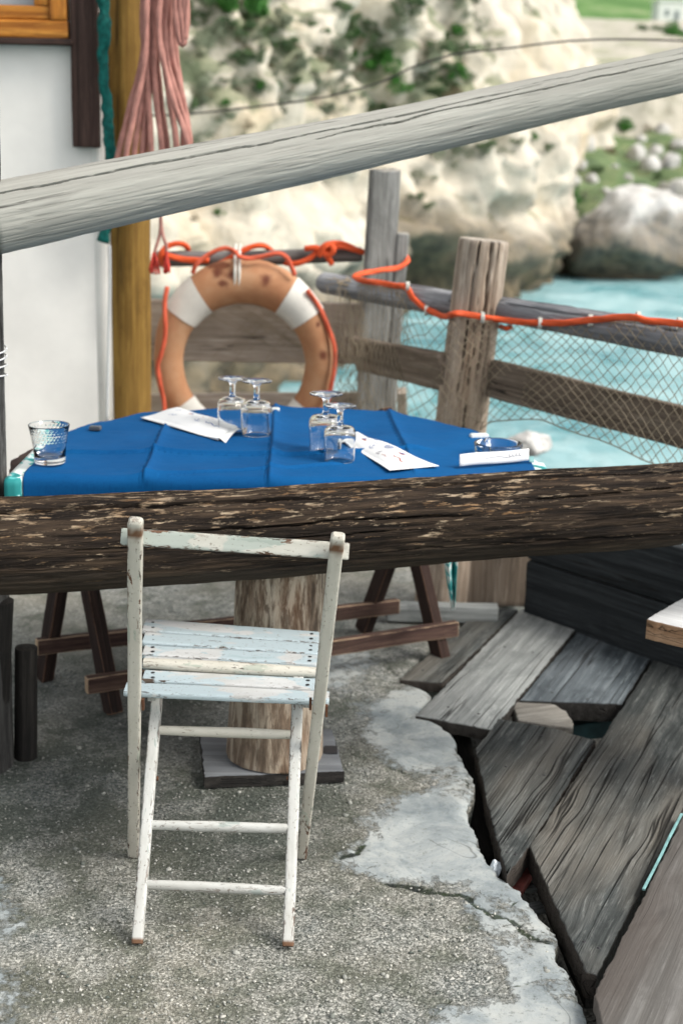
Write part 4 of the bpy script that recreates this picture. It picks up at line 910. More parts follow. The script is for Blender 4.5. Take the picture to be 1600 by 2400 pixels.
# orange rope along the fence
FO = -.055
_f = [(proj(ra.lerp(rb, t))[0], ra.lerp(rb, t).y) for t in np.linspace(-.1, .93, 12)]+[(proj(rb.lerp(rc, t))[0], rb.lerp(rc, t).y) for t in np.linspace(.07, 1.4, 12)]
FYT = np.array(_f)
def fy(px):
    """a little in front of the fence line"""
    return float(np.interp(px, FYT[:, 0], FYT[:, 1]))-.045
def fp(px, py, d=0): return V(px, py, fy(px)+d)
mb = MB()
mb.add(rope([V(383, 622, FY), V(376, 600, FY-.05), V(392, 578, FY-.05), V(420, 570, FY-.04), V(440, 580, FY), V(448, 605, FY+.04), V(520, 612, FY-.02), V(560, 592, FY-.045), V(590, 578, FY-.045), V(618, 576, FY-.03), V(640, 592, FY+.03), V(660, 612, FY+.0),
          V(690, 618, FY-.04), V(722, 608, FY-.05), V(748, 588, FY-.05), V(775, 582, FY-.06), V(800, 578, FY-.05), V(850, 590, FY-.03), V(868, 592, FY)], .0106, .05))
mb.add(rope([V(378, 596, FY-.04), V(430, 608, FY-.05), V(490, 610, FY-.05)], .0118, .06))
mb.add(rope([V(715, 582, FY-.04), V(745, 582, FY-.06), V(768, 598, FY-.075), V(782, 585, FY-.085), V(770, 572, FY-.07), V(752, 585, FY-.07), V(768, 602, FY-.06), V(778, 620, FY-.05)], .0106, .05))
mb.add(rope([V(748, 600, FY-.07), V(765, 575, FY-.08), V(800, 570, FY-.05), V(840, 588, FY-.03)], .0106, .05))
o_path = [V(868, 592, 5.44), V(925, 590, 5.43), V(950, 600, 5.36), V(953, 614, 5.27), V(930, 628, 5.22), V(890, 634, 5.16), V(855, 640, 5.06), V(832, 648, 5.02), V(838, 655, 4.98), fp(880, 662, -.03), fp(920, 668, -.02), fp(952, 674, -.03), fp(968, 698, -.03), fp(995, 722, -.03), fp(1020, 734, -.04), fp(1044, 742, -.10),
          V(1060, 736, 4.35), V(1085, 736, 4.345), V(1125, 742, 4.35), V(1160, 748, 4.37), fp(1200, 753, -.03), fp(1270, 757, -.03), fp(1340, 755, -.035), fp(1400, 748, -.045), fp(1450, 744, -.055), fp(1490, 744, -.055), fp(1520, 752, -.045), fp(1600, 759, -.04), fp(1720, 770, -.04)]
mb.add(rope(o_path, .0100, .05))
mb.add(rope([fp(1172, 765, .02), fp(1188, 770, -.03), fp(1196, 766, .02)], .008, .05))
o = mb.build('rope', M['orangerope']); tag(o, 'bright orange rope knotted and wound along the fence poles', 'rope')
ties = [(955, 672), (998, 728), (1130, 744), (1264, 757), (1382, 751), (1494, 744), (1590, 758)]
for k, (x, y) in enumerate(ties):
    mb.__init__(); c_ = fp(x, y, -.03) if x != 1130 else V(x, y, 4.352)
    for q in range(3):
        mb.add(tube([(c_.x+(q-1)*.004, c_.y+.0155*math.cos(t), c_.z+.0155*math.sin(t)) for t in np.linspace(0, 6.28, 14)], .0022, 5))
    mb.build('tie', M['cord'], o)

# fishing net: two families of strands across a sagging sheet in front of the fence
def net_pt(u, vv):
    """u runs along the fence in metres from the left, vv down from the rope (0..1)"""
    return None
top_px = [(690, 690), (760, 668), (850, 662), (950, 678), (1000, 735), (1060, 738), (1150, 752), (1270, 760), (1400, 752), (1500, 748), (1640, 764), (1800, 780)]
bot_px = [(690, 940), (760, 980), (850, 1000), (950, 1010), (1000, 1040), (1060, 1060), (1150, 985), (1270, 985), (1400, 1030), (1500, 1075), (1640, 1120), (1800, 1150)]
tx = np.array([p[0] for p in top_px], float); tyy = np.array([p[1] for p in top_px], float); byy = np.array([np.interp(x, [p[0] for p in bot_px], [p[1] for p in bot_px]) for x in tx])
def netp(px, t):
    py = np.interp(px, tx, tyy)*(1-t)+np.interp(px, tx, byy)*t
    e_ = math.exp(-((px-(1112-60*t))/70.)**4)
    Yn = (fy(px)-.025-.02*t)*(1-e_)+min(4.35, fy(px))*e_
    return V(px, py+2.5*math.sin(px*.031+t*4), Yn+.010*math.sin(px*.05+t*6))
mb = MB()
def net_strands(x0, x1, step, slope, nrow, jit):
    for sgn in (1, -1):
        x = x0-slope
        while x < x1+slope:
            pts = []
            for r in range(nrow+1):
                t = r/nrow; px = x+sgn*slope*(t-.5)+jit*math.sin(r*2.1+x*.13)
                if x0 <= px <= x1: pts.append(netp(px, t))
            if len(pts) > 1: mb.add(tube(pts, .00115, 4))
            x += step*rnd.uniform(.82, 1.18)
net_strands(925, 1780, 26, 250, 22, 1.5)
net_strands(835, 960, 9, 60, 22, 2.0)
# the hem
mb.add(tube([netp(x, 1.0) for x in np.arange(840, 1780, 14)], .002, 5)); mb.add(tube([netp(x, 0.01) for x in np.arange(840, 1780, 14)], .002, 5))
# slack strands drawn back behind the lifebuoy
for k in range(34):
    x0 = rnd.uniform(480, 720); y0 = rnd.uniform(690, 740); L_ = rnd.uniform(130, 260); ang = rnd.choice((1, 1, 1, -.5))
    mb.add(tube([V(x0+L_*ang*t, y0+L_*.62*t+8*math.sin(t*3+k), FY-.012-.02*math.sin(3.1*t)) for t in np.linspace(0, 1, 9)], .0012, 4))
for k in range(26):
    x0 = rnd.uniform(770, 850); mb.add(tube([V(x0+rnd.uniform(-6, 6)+40*t*rnd.uniform(-.4, 1), 672+290*t, 5.0-.02*math.sin(3*t)-.0*k) for t in np.linspace(0, 1, 9)], .0013, 4))
for k in range(14):
    mb.add(tube([V(760+rnd.uniform(0, 90), 655+rnd.uniform(-8, 18), 5.02), V(820+rnd.uniform(-30, 30), 668+rnd.uniform(-14, 20), 4.98), V(850+rnd.uniform(-30, 60), 670+rnd.uniform(-10, 34), 5.0)], .0016, 4, .01))
o = mb.build('fishing_net', M['twine']); tag(o, 'tan fishing net draped from the orange rope over the fence boards', 'net')

# ================================================================== LIFEBUOY
BYY = 5.30; bc = V(572, 848, BYY); Rm, rm_ = .283, .063
lb = empty('lifebuoy', (bc.x, BYY, bc.z-.345)); tag(lb, 'faded orange lifebuoy with white bands hung on the fence', 'lifebuoy')
nU, nV_ = 128, 28
def torus(R_, r_, u0=0, u1=2*math.pi, closed=True, nU=nU, sq=.82, nV_=nV_):
    us = np.linspace(u0, u1, nU, endpoint=not closed); vs_ = np.linspace(0, 2*np.pi, nV_, endpoint=False); U, Vv = np.meshgrid(us, vs_, indexing='ij')
    r_ = (r_-.008)+.024*np.clip(np.sin(U), 0, 1)**1.5; rr = R_+r_*np.cos(Vv); v = np.stack([bc.x+rr*np.cos(U), BYY+r_*sq*np.sin(Vv), bc.z+1.065*rr*np.sin(U)], -1); v += (.0022*fbm(v*14, 3, 81))[..., None]*np.stack([np.cos(U), U*0, np.sin(U)], -1)
    f_ = []
    for i in range(nU if closed else nU-1):
        for j in range(nV_):
            a = i*nV_+j; b = i*nV_+(j+1) % nV_; i2 = (i+1) % nU; f_.append((a, i2*nV_+j, i2*nV_+(j+1) % nV_, b))
    return v.reshape(-1, 3), f_
v, f_ = torus(Rm, rm_, nU=400, nV_=72); sp = np.zeros(len(v))
for px, py, r in ((508, 640, .016), (543, 643, .014), (523, 662, .014), (624, 655, .018), (757, 832, .016), (700, 712, .01), (420, 730, .012), (745, 760, .008)):
    c_ = V(px, py, BYY-.04); d = np.hypot(v[:, 0]-c_.x, v[:, 2]-c_.z); sp = np.maximum(sp, np.clip(1.5-d/r*(1+.5*fbm(v*60, 2, 88)), 0, 1)*.92)
mk('ring', v, f_, M['buoy'], lb, attrs={'edge': sp})
for a in (45, 135, 225, 315):
    h_ = math.radians(11.5); c_ = math.radians(a); v, f_ = torus(Rm, rm_+.0035, c_-h_, c_+h_, False, 16); mk('band', v, f_, M['band'], lb)
mb = MB()
def bp(px, py, d): return V(px, py, BYY-d)
mb.add(rope([bp(452, 640, .05), bp(462, 618, .06), bp(490, 596, .05), bp(525, 582, .05), bp(548, 588, .055), bp(560, 602, .06)], .0085, .04))
mb.add(rope([bp(556, 600, .06), bp(580, 606, .06), bp(610, 602, .055), bp(650, 594, .05), bp(672, 604, .05), bp(685, 630, .055), bp(690, 645, .05)], .0085, .04))
mb.add(rope([bp(392, 672, .05), bp(386, 720, .07), bp(388, 780, .075), bp(378, 830, .075), bp(370, 860, .07), bp(376, 900, .065), bp(384, 940, .06), bp(386, 985, .06)], .0085, .04))
mb.add(rope([bp(720, 680, .05), bp(745, 715, .04), bp(768, 765, .04), bp(784, 820, .04), bp(782, 870, .045), bp(770, 930, .05), bp(752, 985, .06)], .0085, .04))
mb.build('grab_line', simple('coral_grab_line', (.62, .115, .06), .75, .2, 500, .3, .2, 40), lb)
mb = MB()
for dx in (-5, 5):
    mb.add(rope([V(552+dx, 700, BYY+.03), V(553+dx, 697, BYY-.03), V(555+dx, 670, BYY-.058), V(556+dx, 630, BYY-.062), V(556+dx, 603, BYY-.03), V(557+dx, 585, FY-.05), V(558+dx, 574, FY-.02), V(558+dx, 580, FY+.05)], .0052, .03))
o = mb.build('cord', M['cord']); tag(o, 'pair of white cords tying the lifebuoy to the top pole', 'cord')

# ================================================================== DARK LOG, STUMP
LL, LR = V(0, 1283, 2.90), V(1600, 1180, 3.16); ld = LR-LL
ls = LL-ld*.25; le = LR+ld*.3
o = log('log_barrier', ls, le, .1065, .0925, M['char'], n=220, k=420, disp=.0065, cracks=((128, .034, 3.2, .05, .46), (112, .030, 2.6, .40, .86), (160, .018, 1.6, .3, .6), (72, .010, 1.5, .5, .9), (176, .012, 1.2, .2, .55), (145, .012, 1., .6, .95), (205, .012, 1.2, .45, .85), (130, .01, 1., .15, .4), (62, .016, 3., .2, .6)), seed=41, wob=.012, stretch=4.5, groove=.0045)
tag(o, 'thick dark weathered log lying across the view in front of the table', 'log')
px_c = G(640, 1818, .032); sc_ = Vector((px_c.x, px_c.y+.118, 0))
st = empty('stump_pedestal', (sc_.x, sc_.y, 0)); tag(st, 'pale debarked tree stump on a square dark base plate under the table', 'pedestal')
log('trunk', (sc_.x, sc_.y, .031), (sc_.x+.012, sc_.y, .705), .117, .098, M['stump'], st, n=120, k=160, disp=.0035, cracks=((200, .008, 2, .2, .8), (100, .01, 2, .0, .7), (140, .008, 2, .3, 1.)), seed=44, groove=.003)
pc = [G(480, 1850), G(806, 1836), G(777, 1736), G(466, 1728)]
v, f_ = prism([(p.x, p.y) for p in pc], .003, .032, .002); n_ = len(v)//4; mk('base_plate', v, f_, [M['darkply'], M['blackwood']], st, sharp=40, fm=[1 if max(q) < 3*n_ else 0 for q in f_])
br = V(763, 1770, sc_.y+.02); bx = sc_.x+.118
mb = MB(); mb.add(box((bx, br.y-.012, br.z-.011), (bx+.032, br.y-.009, br.z+.012))); mb.add(box((bx+.0, br.y-.0085, .0325), (bx+.032, br.y+.03, .0355))); bkt = mb.build('bracket', M['metal'], st, smooth=False)
for dx in (.009, .022):
    v, f_ = lathe([(0, .002), (.003, .0015), (.0036, 0)], (0, 0, 0), 10); v = [(bx+dx+q[0], br.y-.012-q[2], br.z+q[1]) for q in v]; mk('screw', v, f_, M['screw'], bkt)

# ================================================================== TRESTLE TABLE
TH = .735
back = [(22, 1118), (40, 1066), (92, 1036), (165, 1010), (225, 991), (335, 966), (480, 957), (650, 955), (800, 957), (920, 966), (1030, 988), (1120, 1015), (1190, 1045), (1243, 1078)]
BK = [G(x, y, TH+.004) for x, y in back]
frontY = lambda x: 3.03+.085*math.cos((x+.1)*1.4)*.3+.16*max(0, x+.1)+.02
tb = empty('trestle_table', (-.15, 3.6, 0)); tag(tb, 'trestle table with red-brown A-shaped legs standing behind the log', 'table')
cx_ = sum(p.x for p in BK)/len(BK)
outl = [(cx_+(p.x-cx_)*1.02, p.y-.012) for p in BK]
outl = [(outl[0][0]-.005, frontY(outl[0][0])+.08)]+outl[1:]+[(BK[-1].x+.035, frontY(BK[-1].x)+.09)]
xsf = np.linspace(BK[-1].x+.03, BK[0].x-.02, 10)[1:-1]; outl += [(x, frontY(x)+.078) for x in xsf]
v, f_ = prism(outl, TH-.034, TH-.006, .003); mk('tabletop', v, f_, M['trestle'], tb, sharp=40)
feetL = (G(252, 1676), G(118, 1586)); feetR = (G(1022, 1548), G(862, 1474))
def trestle(fn, ff, mat, hc):
    X_ = (fn+ff)/2+Vector((0, 0, hc)); d = (ff-fn).normalized(); nrm_ = Vector((d.y, -d.x, 0)); k_ = (TH-.037)/hc; A1 = fn+(X_-fn)*k_; A2 = ff+(X_-ff)*k_
    l1 = beam('leg', fn+nrm_*.019, A1+nrm_*.019, .05, .035, mat, tb, up=nrm_, bev=.003, rough=.0015)
    l2 = beam('leg', ff-nrm_*.019, A2-nrm_*.019, .05, .035, mat, tb, up=nrm_, bev=.003, rough=.0015)
    return A1+nrm_*.019, A2-nrm_*.019
aL = trestle(*feetL, M['trestle'], .45); aR = trestle(*feetR, M['trestle'], .37)
def stretch(p0, p1, mat):
    o = beam('stretcher', p0, p1, .045, .025, mat, tb, up=(p1-p0).cross(Vector((0, 0, 1))), bev=.003, rough=.002); return o
nL = at_row(feetL[0], aL[0], 1590); nR = at_row(feetR[0], aR[0], 1472)
du = (nR-nL).normalized(); fw = Vector((du.y, -du.x, 0))*.03
stretch(nL-du*.05+fw, nR+du*.075+fw, M['trestleworn'])
fL = at_row(feetL[1], aL[1], 1502); fR = at_row(feetR[1], aR[1], 1418); du = (fR-fL).normalized(); fw = Vector((du.y, -du.x, 0))*.03
stretch(fL-du*.06+fw, fR+du*.06+fw, M['trestleworn'])
for p in (nL, nR):
    pass

# under-cloth and blue cloth
def drape(name, xs, yf, yb, z0, drop, mat, crease=None, nrow=70, cols=220, edge_drop=None, hem=.0, curl=.012):
    x0, x1 = xs; X_ = np.linspace(x0, x1, cols); V_ = []
    hang = np.linspace(0, 1, 10)
    for i, x in enumerate(X_):
        a, b = yf(x), yb(x); col_ = []
        dr_ = drop(x)
        for t in hang[::-1]:
            if t == 0: continue
            ang = min(t*1.9, 1)*math.pi/2; R_ = curl
            y = a-R_*math.sin(ang); z = z0-R_*(1-math.cos(ang))-max(0, t-.52)*dr_*2
            col_.append((x, y-.004*math.sin(x*9+t*2)*t, z))
        for t in np.linspace(0, 1, nrow):
            col_.append((x, a+(b-a)*t, z0))
        V_.append(col_)
    V_ = np.array(V_)
    if crease is not None: V_[..., 2] += crease(V_[..., 0], V_[..., 1])
    nC, nR_ = V_.shape[:2]; f_ = [(i*nR_+j, (i+1)*nR_+j, (i+1)*nR_+j+1, i*nR_+j+1) for i in range(nC-1) for j in range(nR_-1)]
    o = mk(name, V_.reshape(-1, 3), f_, mat); md = o.modifiers.new('thickness', 'SOLIDIFY'); md.thickness = .0012; md.offset = 1; return o
bx_ = np.array([p.x for p in BK]); by_ = np.array([p.y for p in BK])
yb0 = lambda x: float(np.interp(x, bx_, by_))
TZ = TH
# folds ironed into the cloth: straight lines in plan, each a small ridge between slack panels
LN = [(G(640, 955, TZ), G(625, 1145, TZ)), (G(392, 985, TZ), G(325, 1140, TZ)), (G(905, 966, TZ), G(965, 1110, TZ)), (G(150, 1071, TZ), G(340, 1073, TZ)), (G(340, 1071, TZ), G(636, 1080, TZ)), (G(640, 1082, TZ), G(1000, 1062, TZ)), (G(330, 1122, TZ), G(640, 1112, TZ)), (G(640, 1112, TZ), G(800, 1098, TZ))]
AM = [.0080, .0085, .0062, .0078, .0088, .0078, .0055, .0055]
def crease(X_, Y_):
    z = .006*fbm(np.stack([X_*4, Y_*6, X_*0], -1), 4, 91)+.0011*fbm(np.stack([X_*26, Y_*20, X_*0], -1), 3, 92)
    for (a, b), am in zip(LN, AM):
        d = Vector((b.x-a.x, b.y-a.y)); L_ = d.length; d /= L_; s = (X_-a.x)*d.x+(Y_-a.y)*d.y; n_ = (X_-a.x)*-d.y+(Y_-a.y)*d.x
        n_ = n_+.0012*np.sin(s*9)
        m = np.clip((s+.03)/.05, 0, 1)*np.clip((L_+.03-s)/.05, 0, 1)
        z = z+m*am*(1.25*np.exp(-np.abs(n_-.006)/.016)*(n_ > -.004)-.8*np.exp(-(n_/.0045)**2)+.55*np.exp(-np.abs(n_)/.045))
    return z
bl0 = G(56, 1110, TH).x
ucx0, ucx1 = BK[0].x-.012, BK[-1].x+.03
o = drape('undercloth', (ucx0, ucx1), lambda x: frontY(x)+(.03 if x < bl0 else .085), lambda x: max(frontY(x)+.09, float(np.interp((x-cx_)/1.03+cx_, bx_, by_))-.004), TZ-.003, lambda x: .05 if x < -.6 else .012, M['pattern'], None, 30, 120)
tag(o, 'white and teal patterned undercloth showing at the corners of the table', 'tablecloth')
# its far corner hangs down behind the legs
c0, c1, c2 = V(985, 1290, 3.80), V(1074, 1296, 3.80), V(1060, 1424, 3.80)
mbv = []; NR = 24
for i in range(NR+1):
    t = i/NR; a = Vector((c0.x, 3.80, TZ-.01)).lerp(Vector((c2.x-.004, 3.80, c2.z)), t**2.8); b = Vector((c1.x+.004, 3.80, TZ-.01)).lerp(Vector((c2.x+.006, 3.80, c2.z)), t**2.2)
    for j in range(7): q = a.lerp(b, j/6); mbv.append((q.x, q.y+.018*math.sin(j*1.3+t*2.5)*(.3+t), q.z))
cr_ = mk('hanging_corner', mbv, [(i*7+j, i*7+j+1, (i+1)*7+j+1, (i+1)*7+j) for i in range(NR) for j in range(6)], M['pattern'], o); md = cr_.modifiers.new('thickness', 'SOLIDIFY'); md.thickness = .0015
bl, brr = G(62, 1110, TZ).x, G(1243, 1086, TZ).x
o = drape('tablecloth', (bl, brr), lambda x: frontY(x)+.050+.006*math.sin(x*6), lambda x: max(frontY(x)+.054, yb0(x)-.004), TZ+.004, lambda x: .052+.006*math.sin(x*7)-.006*(x+.7), M['cloth'], crease, 330, 460, curl=.022)
tag(o, 'creased royal blue tablecloth spread over the table', 'tablecloth')
TC = TZ+.0105     # things stand on the cloth

# ================================================================== THINGS ON THE TABLE
def goblet(px, py, lab, s=1.0):
    c_ = G(px, py, TC)
    prof = [(.0335, .0005), (.0352, .0), (.0362, .0012), (.0374, .02), (.0386, .045), (.0388, .062), (.0372, .075), (.0315, .0825), (.0175, .0855), (.0092, .088), (.0072, .094), (.007, .112), (.0078, .122), (.0125, .1275), (.026, .1305), (.0375, .133), (.0385, .1345), (.037, .1358), (.02, .1372), (0, .1378)]
    inn = [(0, .079), (.018, .0785), (.030, .0755), (.0352, .068), (.0366, .058), (.0364, .045), (.0352, .02), (.0340, .0022)]
    pr = [(r*s, z*s) for r, z in inn+prof]
    v, f_ = lathe(pr, c_, 48); o = mk('goblet', v, f_, M['glass'], sharp=70); outward(o); tag(o, lab, 'glass', 'upside-down stem glasses'); return o
goblet(601, 1018, 'upside-down stem glass in front in the left pair, beside the left paper pouch', 1.03)
goblet(545, 1007, 'upside-down stem glass at the back of the left pair, half hidden', 1.0)
goblet(762, 1058, 'upside-down stem glass at the back of the right pair', 1.06)
goblet(795, 1079, 'upside-down stem glass in front in the right pair, touching the right paper pouch', .98)
c_ = G(118, 1084, TC); s = .96
inner = [(0, .014), (.030, .0145), (.0345, .018), (.0375, .04), (.0415, .065), (.0475, .0925), (.0485, .0935)]
zs_ = np.linspace(.0925, .040, 44); outer = [(float(np.interp(z, [.04, .065, .0925], [.0398, .0435, .0495])), float(z)) for z in zs_]
pr = [(r*s, z*s) for r, z in inner+outer+[(.0378, .018), (.0376, .006), (.036, .001), (.03, 0), (0, .0005)]]
v, f_ = lathe(pr, c_, 160); v = [Vector(q) for q in v]
for k, q in enumerate(v):
    ri = k//160
    if 7 <= ri < 7+len(outer):
        z_ = outer[ri-7][1]
        if .05 < z_ < .087:
            row = (z_-.05)/.0074; kr = math.floor(row); a = ((k % 160)/160*30+.5*(kr % 2)) % 1-.5; d_ = math.hypot(a*2.0, (row-kr-.5)*1.7); dep = .0006*max(0, 1-d_)
            rad = Vector((q.x-c_.x, q.y-c_.y, 0)); q -= rad.normalized()*dep
tum = mk('tumbler', v, f_, M['glass'], sharp=70); outward(tum); tag(tum, 'dimpled clear tumbler standing upright at the left end of the blue cloth', 'glass')
# paper pouches with printed seaside motifs
def pouch(corners, lab, seed, lift, motifs):
    P_ = [G(x, y, TC) for x, y in corners]     # far-left, far-right(open end), near-right, near-left in order round the sheet
    nU_, nW = 26, 14; v = []
    def at(u, w, dz=0):
        q = P_[0].lerp(P_[1], u).lerp(P_[3].lerp(P_[2], u), w)
        bulge = lift*math.sin(math.pi*min(1, max(0, u)))**.6*math.sin(math.pi*min(1, max(0, w)))**.7
        return Vector((q.x, q.y, TC+.0025+bulge+.0022*math.sin(u*9+seed)*math.sin(w*5+1)+.010*max(0, u-.85)*6*lift/.01*.2+dz))
    for lay in (0, 1):
        for i in range(nU_+1):
            for j in range(nW+1):
                u, w = i/nU_, j/nW; p = at(u, w)
                if lay: p.z = TC+.0012
                v.append(p)
    n1 = (nU_+1)*(nW+1); f_ = []; mi = []
    idx = lambda l, i, j: l*n1+i*(nW+1)+j
    for i in range(nU_):
        for j in range(nW): f_.append((idx(0, i, j), idx(0, i+1, j), idx(0, i+1, j+1), idx(0, i, j+1))); f_.append((idx(1, i, j+1), idx(1, i+1, j+1), idx(1, i+1, j), idx(1, i, j)))
    for i in range(nU_):
        for j in (0, nW): f_.append((idx(0, i, j), idx(1, i, j), idx(1, i+1, j), idx(0, i+1, j)))
    for j in range(nW): f_.append((idx(0, 0, j), idx(0, 0, j+1), idx(1, 0, j+1), idx(1, 0, j)))
    mi = [0]*len(f_); mbp = MB(); mbp.v = [tuple(q) for q in v]; mbp.f = f_; mbp.m = mi
    L_ = ((P_[1]-P_[0]).length+(P_[2]-P_[3]).length)/2; W_ = ((P_[3]-P_[0]).length+(P_[2]-P_[1]).length)/2
    def stroke(pts, wid, ink):        # a printed line that follows the paper
        vs_ = []
        for k, (u, w) in enumerate(pts):
            a = pts[max(k-1, 0)]; b = pts[min(k+1, len(pts)-1)]; du, dw = (b[0]-a[0])*L_, (b[1]-a[1])*W_; l_ = math.hypot(du, dw) or 1
            nu, nw = -dw/l_*wid/2/L_, du/l_*wid/2/W_
            vs_ += [at(u+nu, w+nw, .0005), at(u-nu, w-nw, .0005)]
        mbp.add((vs_, [(2*k, 2*k+1, 2*k+3, 2*k+2) for k in range(len(pts)-1)]), ink)
    def fill(pts, ink):
        mbp.add(([at(u, w, .0005) for u, w in pts], [tuple(range(len(pts)))]), ink)
    def loc(u, w, sc): return lambda x, y: (u+x*sc/L_, w+y*sc/W_)
    for kind, u, w, sc in motifs:
        T_ = loc(u, w, sc)
        if kind == 'boat':
            fill([T_(-.1, -.9), T_(.9, .35), T_(-.1, .35)], 1); fill([T_(-.25, -.6), T_(-.25, .35), T_(-.85, .35)], 2); fill([T_(-1, .5), T_(1, .5), T_(.6, .85), T_(-.7, .85)], 2); stroke([T_(-.18, -1), T_(-.18, .5)], sc*.07, 1)
        elif kind == 'wheel':
            for r_ in (.9, .55): stroke([T_(r_*math.cos(t), r_*math.sin(t)) for t in np.linspace(0, 2*math.pi, 21)], sc*.13, 1)
            for q in range(4): t = q*math.pi/4; stroke([T_(-1.15*math.cos(t), -1.15*math.sin(t)), T_(1.15*math.cos(t), 1.15*math.sin(t))], sc*.1, 3 if q % 2 else 1)
        elif kind == 'anchor':
            stroke([T_(0, -.9), T_(0, .8)], sc*.14, 1); stroke([T_(-.45, -.45), T_(.45, -.45)], sc*.13, 1); stroke([T_(.85*math.cos(t), .15+.65*math.sin(t)) for t in np.linspace(0, math.pi, 12)], sc*.15, 1)
        elif kind == 'gull':
            fill([T_(-1, .2), T_(-.2, -.35), T_(0, .1)], 1); fill([T_(0, .1), T_(.3, -.45), T_(1, -.2)], 1)
        elif kind == 'wave':
            stroke([T_(-1+2*t, .18*math.sin(t*12.5)) for t in np.linspace(0, 1, 22)], sc*.12, 1)
        elif kind == 'dot':
            fill([T_(.5*math.cos(t), .5*math.sin(t)) for t in np.linspace(0, 2*math.pi, 9)[:-1]], 2)
        elif kind == 'redwave':
            stroke([T_(-1+2*t, .12*math.sin(t*9)) for t in np.linspace(0, 1, 16)], sc*.14, 2)
        elif kind == 'greyboat':
            fill([T_(-.1, -.9), T_(.7, .3), T_(-.1, .3)], 3); fill([T_(-.8, .5), T_(.8, .5), T_(.5, .8), T_(-.5, .8)], 3)
    # loose flap at the open end
    e0, e1 = at(1, .04), at(1, .96); ax = (P_[1]-P_[0]).normalized()
    k0 = len(mbp.v); fl_ = []
    for i in range(6):
        for j in range(9):
            q = e0.lerp(e1, j/8); fl_.append(q+ax*.006*i+Vector((0, 0, .0016*i*math.sin(j/8*math.pi*1.2)-.0007*i)))
    mbp.add((fl_, [(i*9+j, (i+1)*9+j, (i+1)*9+j+1, i*9+j+1) for i in range(5) for j in range(8)]), 0)
    o = mbp.build('paper_pouch', [M['paper'], M['inkblue'], M['inkred'], M['inkgrey']]); tag(o, lab, 'paper pouch', 'paper cutlery pouches'); return o
pouch([(416, 957), (556, 1002), (512, 1033), (330, 980)], 'white printed paper pouch lying left of the glasses, open end towards them', 1, .019,
      [('gull', .22, .35, .016), ('boat', .46, .42, .012), ('wave', .80, .55, .03), ('anchor', .62, .62, .012), ('redwave', .7, .3, .014), ('wave', .3, .7, .018), ('dot', .62, .42, .007)])
pouch([(1028, 1094), (838, 1016), (812, 1040), (912, 1104)], 'white printed paper pouch lying right of the glasses, with blue boats and a ship wheel', 3, .016,
      [('boat', .78, .52, .014), ('gull', .68, .3, .016), ('anchor', .58, .68, .015), ('wheel', .44, .40, .016), ('boat', .26, .35, .013), ('greyboat', .40, .74, .016), ('wave', .84, .25, .03), ('redwave', .16, .62, .026), ('wave', .6, .5, .012), ('redwave', .3, .78, .014), ('dot', .74, .6, .006)])
# ashtray, card strip, clips
c_ = G(1166, 1064, TC); s = 1.0
pr = [(0, .006), (.04, .0065), (.046, .010), (.0495, .026), (.052, .0285), (.0575, .0285), (.0595, .026), (.056, .004), (.054, 0), (0, 0)]
v, f_ = lathe(pr, c_, 60); v = [Vector(q) for q in v]
for q in v:
    a = math.atan2(q.y-c_.y, q.x-c_.x)
    for n_ in (2.2, .1, 4.3):
        d_ = abs((a-n_+math.pi) % (2*math.pi)-math.pi)
        if d_ < .11 and q.z > c_.z+.02: q.z -= .009*(1-d_/.11)
o = mk('ashtray', v, f_, M['glass'], sharp=70); outward(o); tag(o, 'round clear glass ashtray at the right end of the blue cloth', 'ashtray')
a, b = G(1076, 1094, TC), G(1238, 1080, TC)
mb = MB(); nS_ = 24
for i in range(nS_+1):
    t = i/nS_; q = a.lerp(b, t); back_ = Vector((0, .010, 0))
    for j in range(4): w_ = j/3; mb.v.append(tuple(q+back_*w_+Vector((0, -.004, .002+.0265*w_+.001*math.sin(t*7)))))
for i in range(nS_):
    for j in range(3): mb.f.append((i*4+j, (i+1)*4+j, (i+1)*4+j+1, i*4+j+1)); mb.m.append(0)
def onstrip(t, w_): q = a.lerp(b, t); return q+Vector((0, .010*w_-.0056, .0022+.0265*w_+.001*math.sin(t*7)))
vs_ = []; pts = [(.36+.36*t, .42+.16*math.sin(t*3.2)+.02*math.sin(t*40)) for t in np.linspace(0, 1, 40)]
for t, w_ in pts: vs_ += [onstrip(t, w_-.02), onstrip(t, w_+.02)]
mb.add((vs_, [(2*k, 2*k+2, 2*k+3, 2*k+1) for k in range(len(pts)-1)]), 1)
vs_ = []; pts = [(.70+.2*t+.012*math.cos(t*26), .62+.13*math.sin(t*26)) for t in np.linspace(0, 1, 60)]
for t, w_ in pts: vs_ += [onstrip(t-.001, w_-.025), onstrip(t+.001, w_+.025)]
mb.add((vs_, [(2*k, 2*k+2, 2*k+3, 2*k+1) for k in range(len(pts)-1)]), 1)
o = mb.build('card', [M['paper'], M['inkgrey']]); tag(o, 'white paper card with faint grey script leaning at the front of the ashtray', 'card')
md = o.modifiers.new('thickness', 'SOLIDIFY'); md.thickness = .0008; md.offset = -1
tl = beam('tag', b+Vector((.001, -.002, .004)), b+Vector((.012, -.002, .004)), .018, .002, M['teal'], o, up=(0, -.6, .8), bev=.0005)
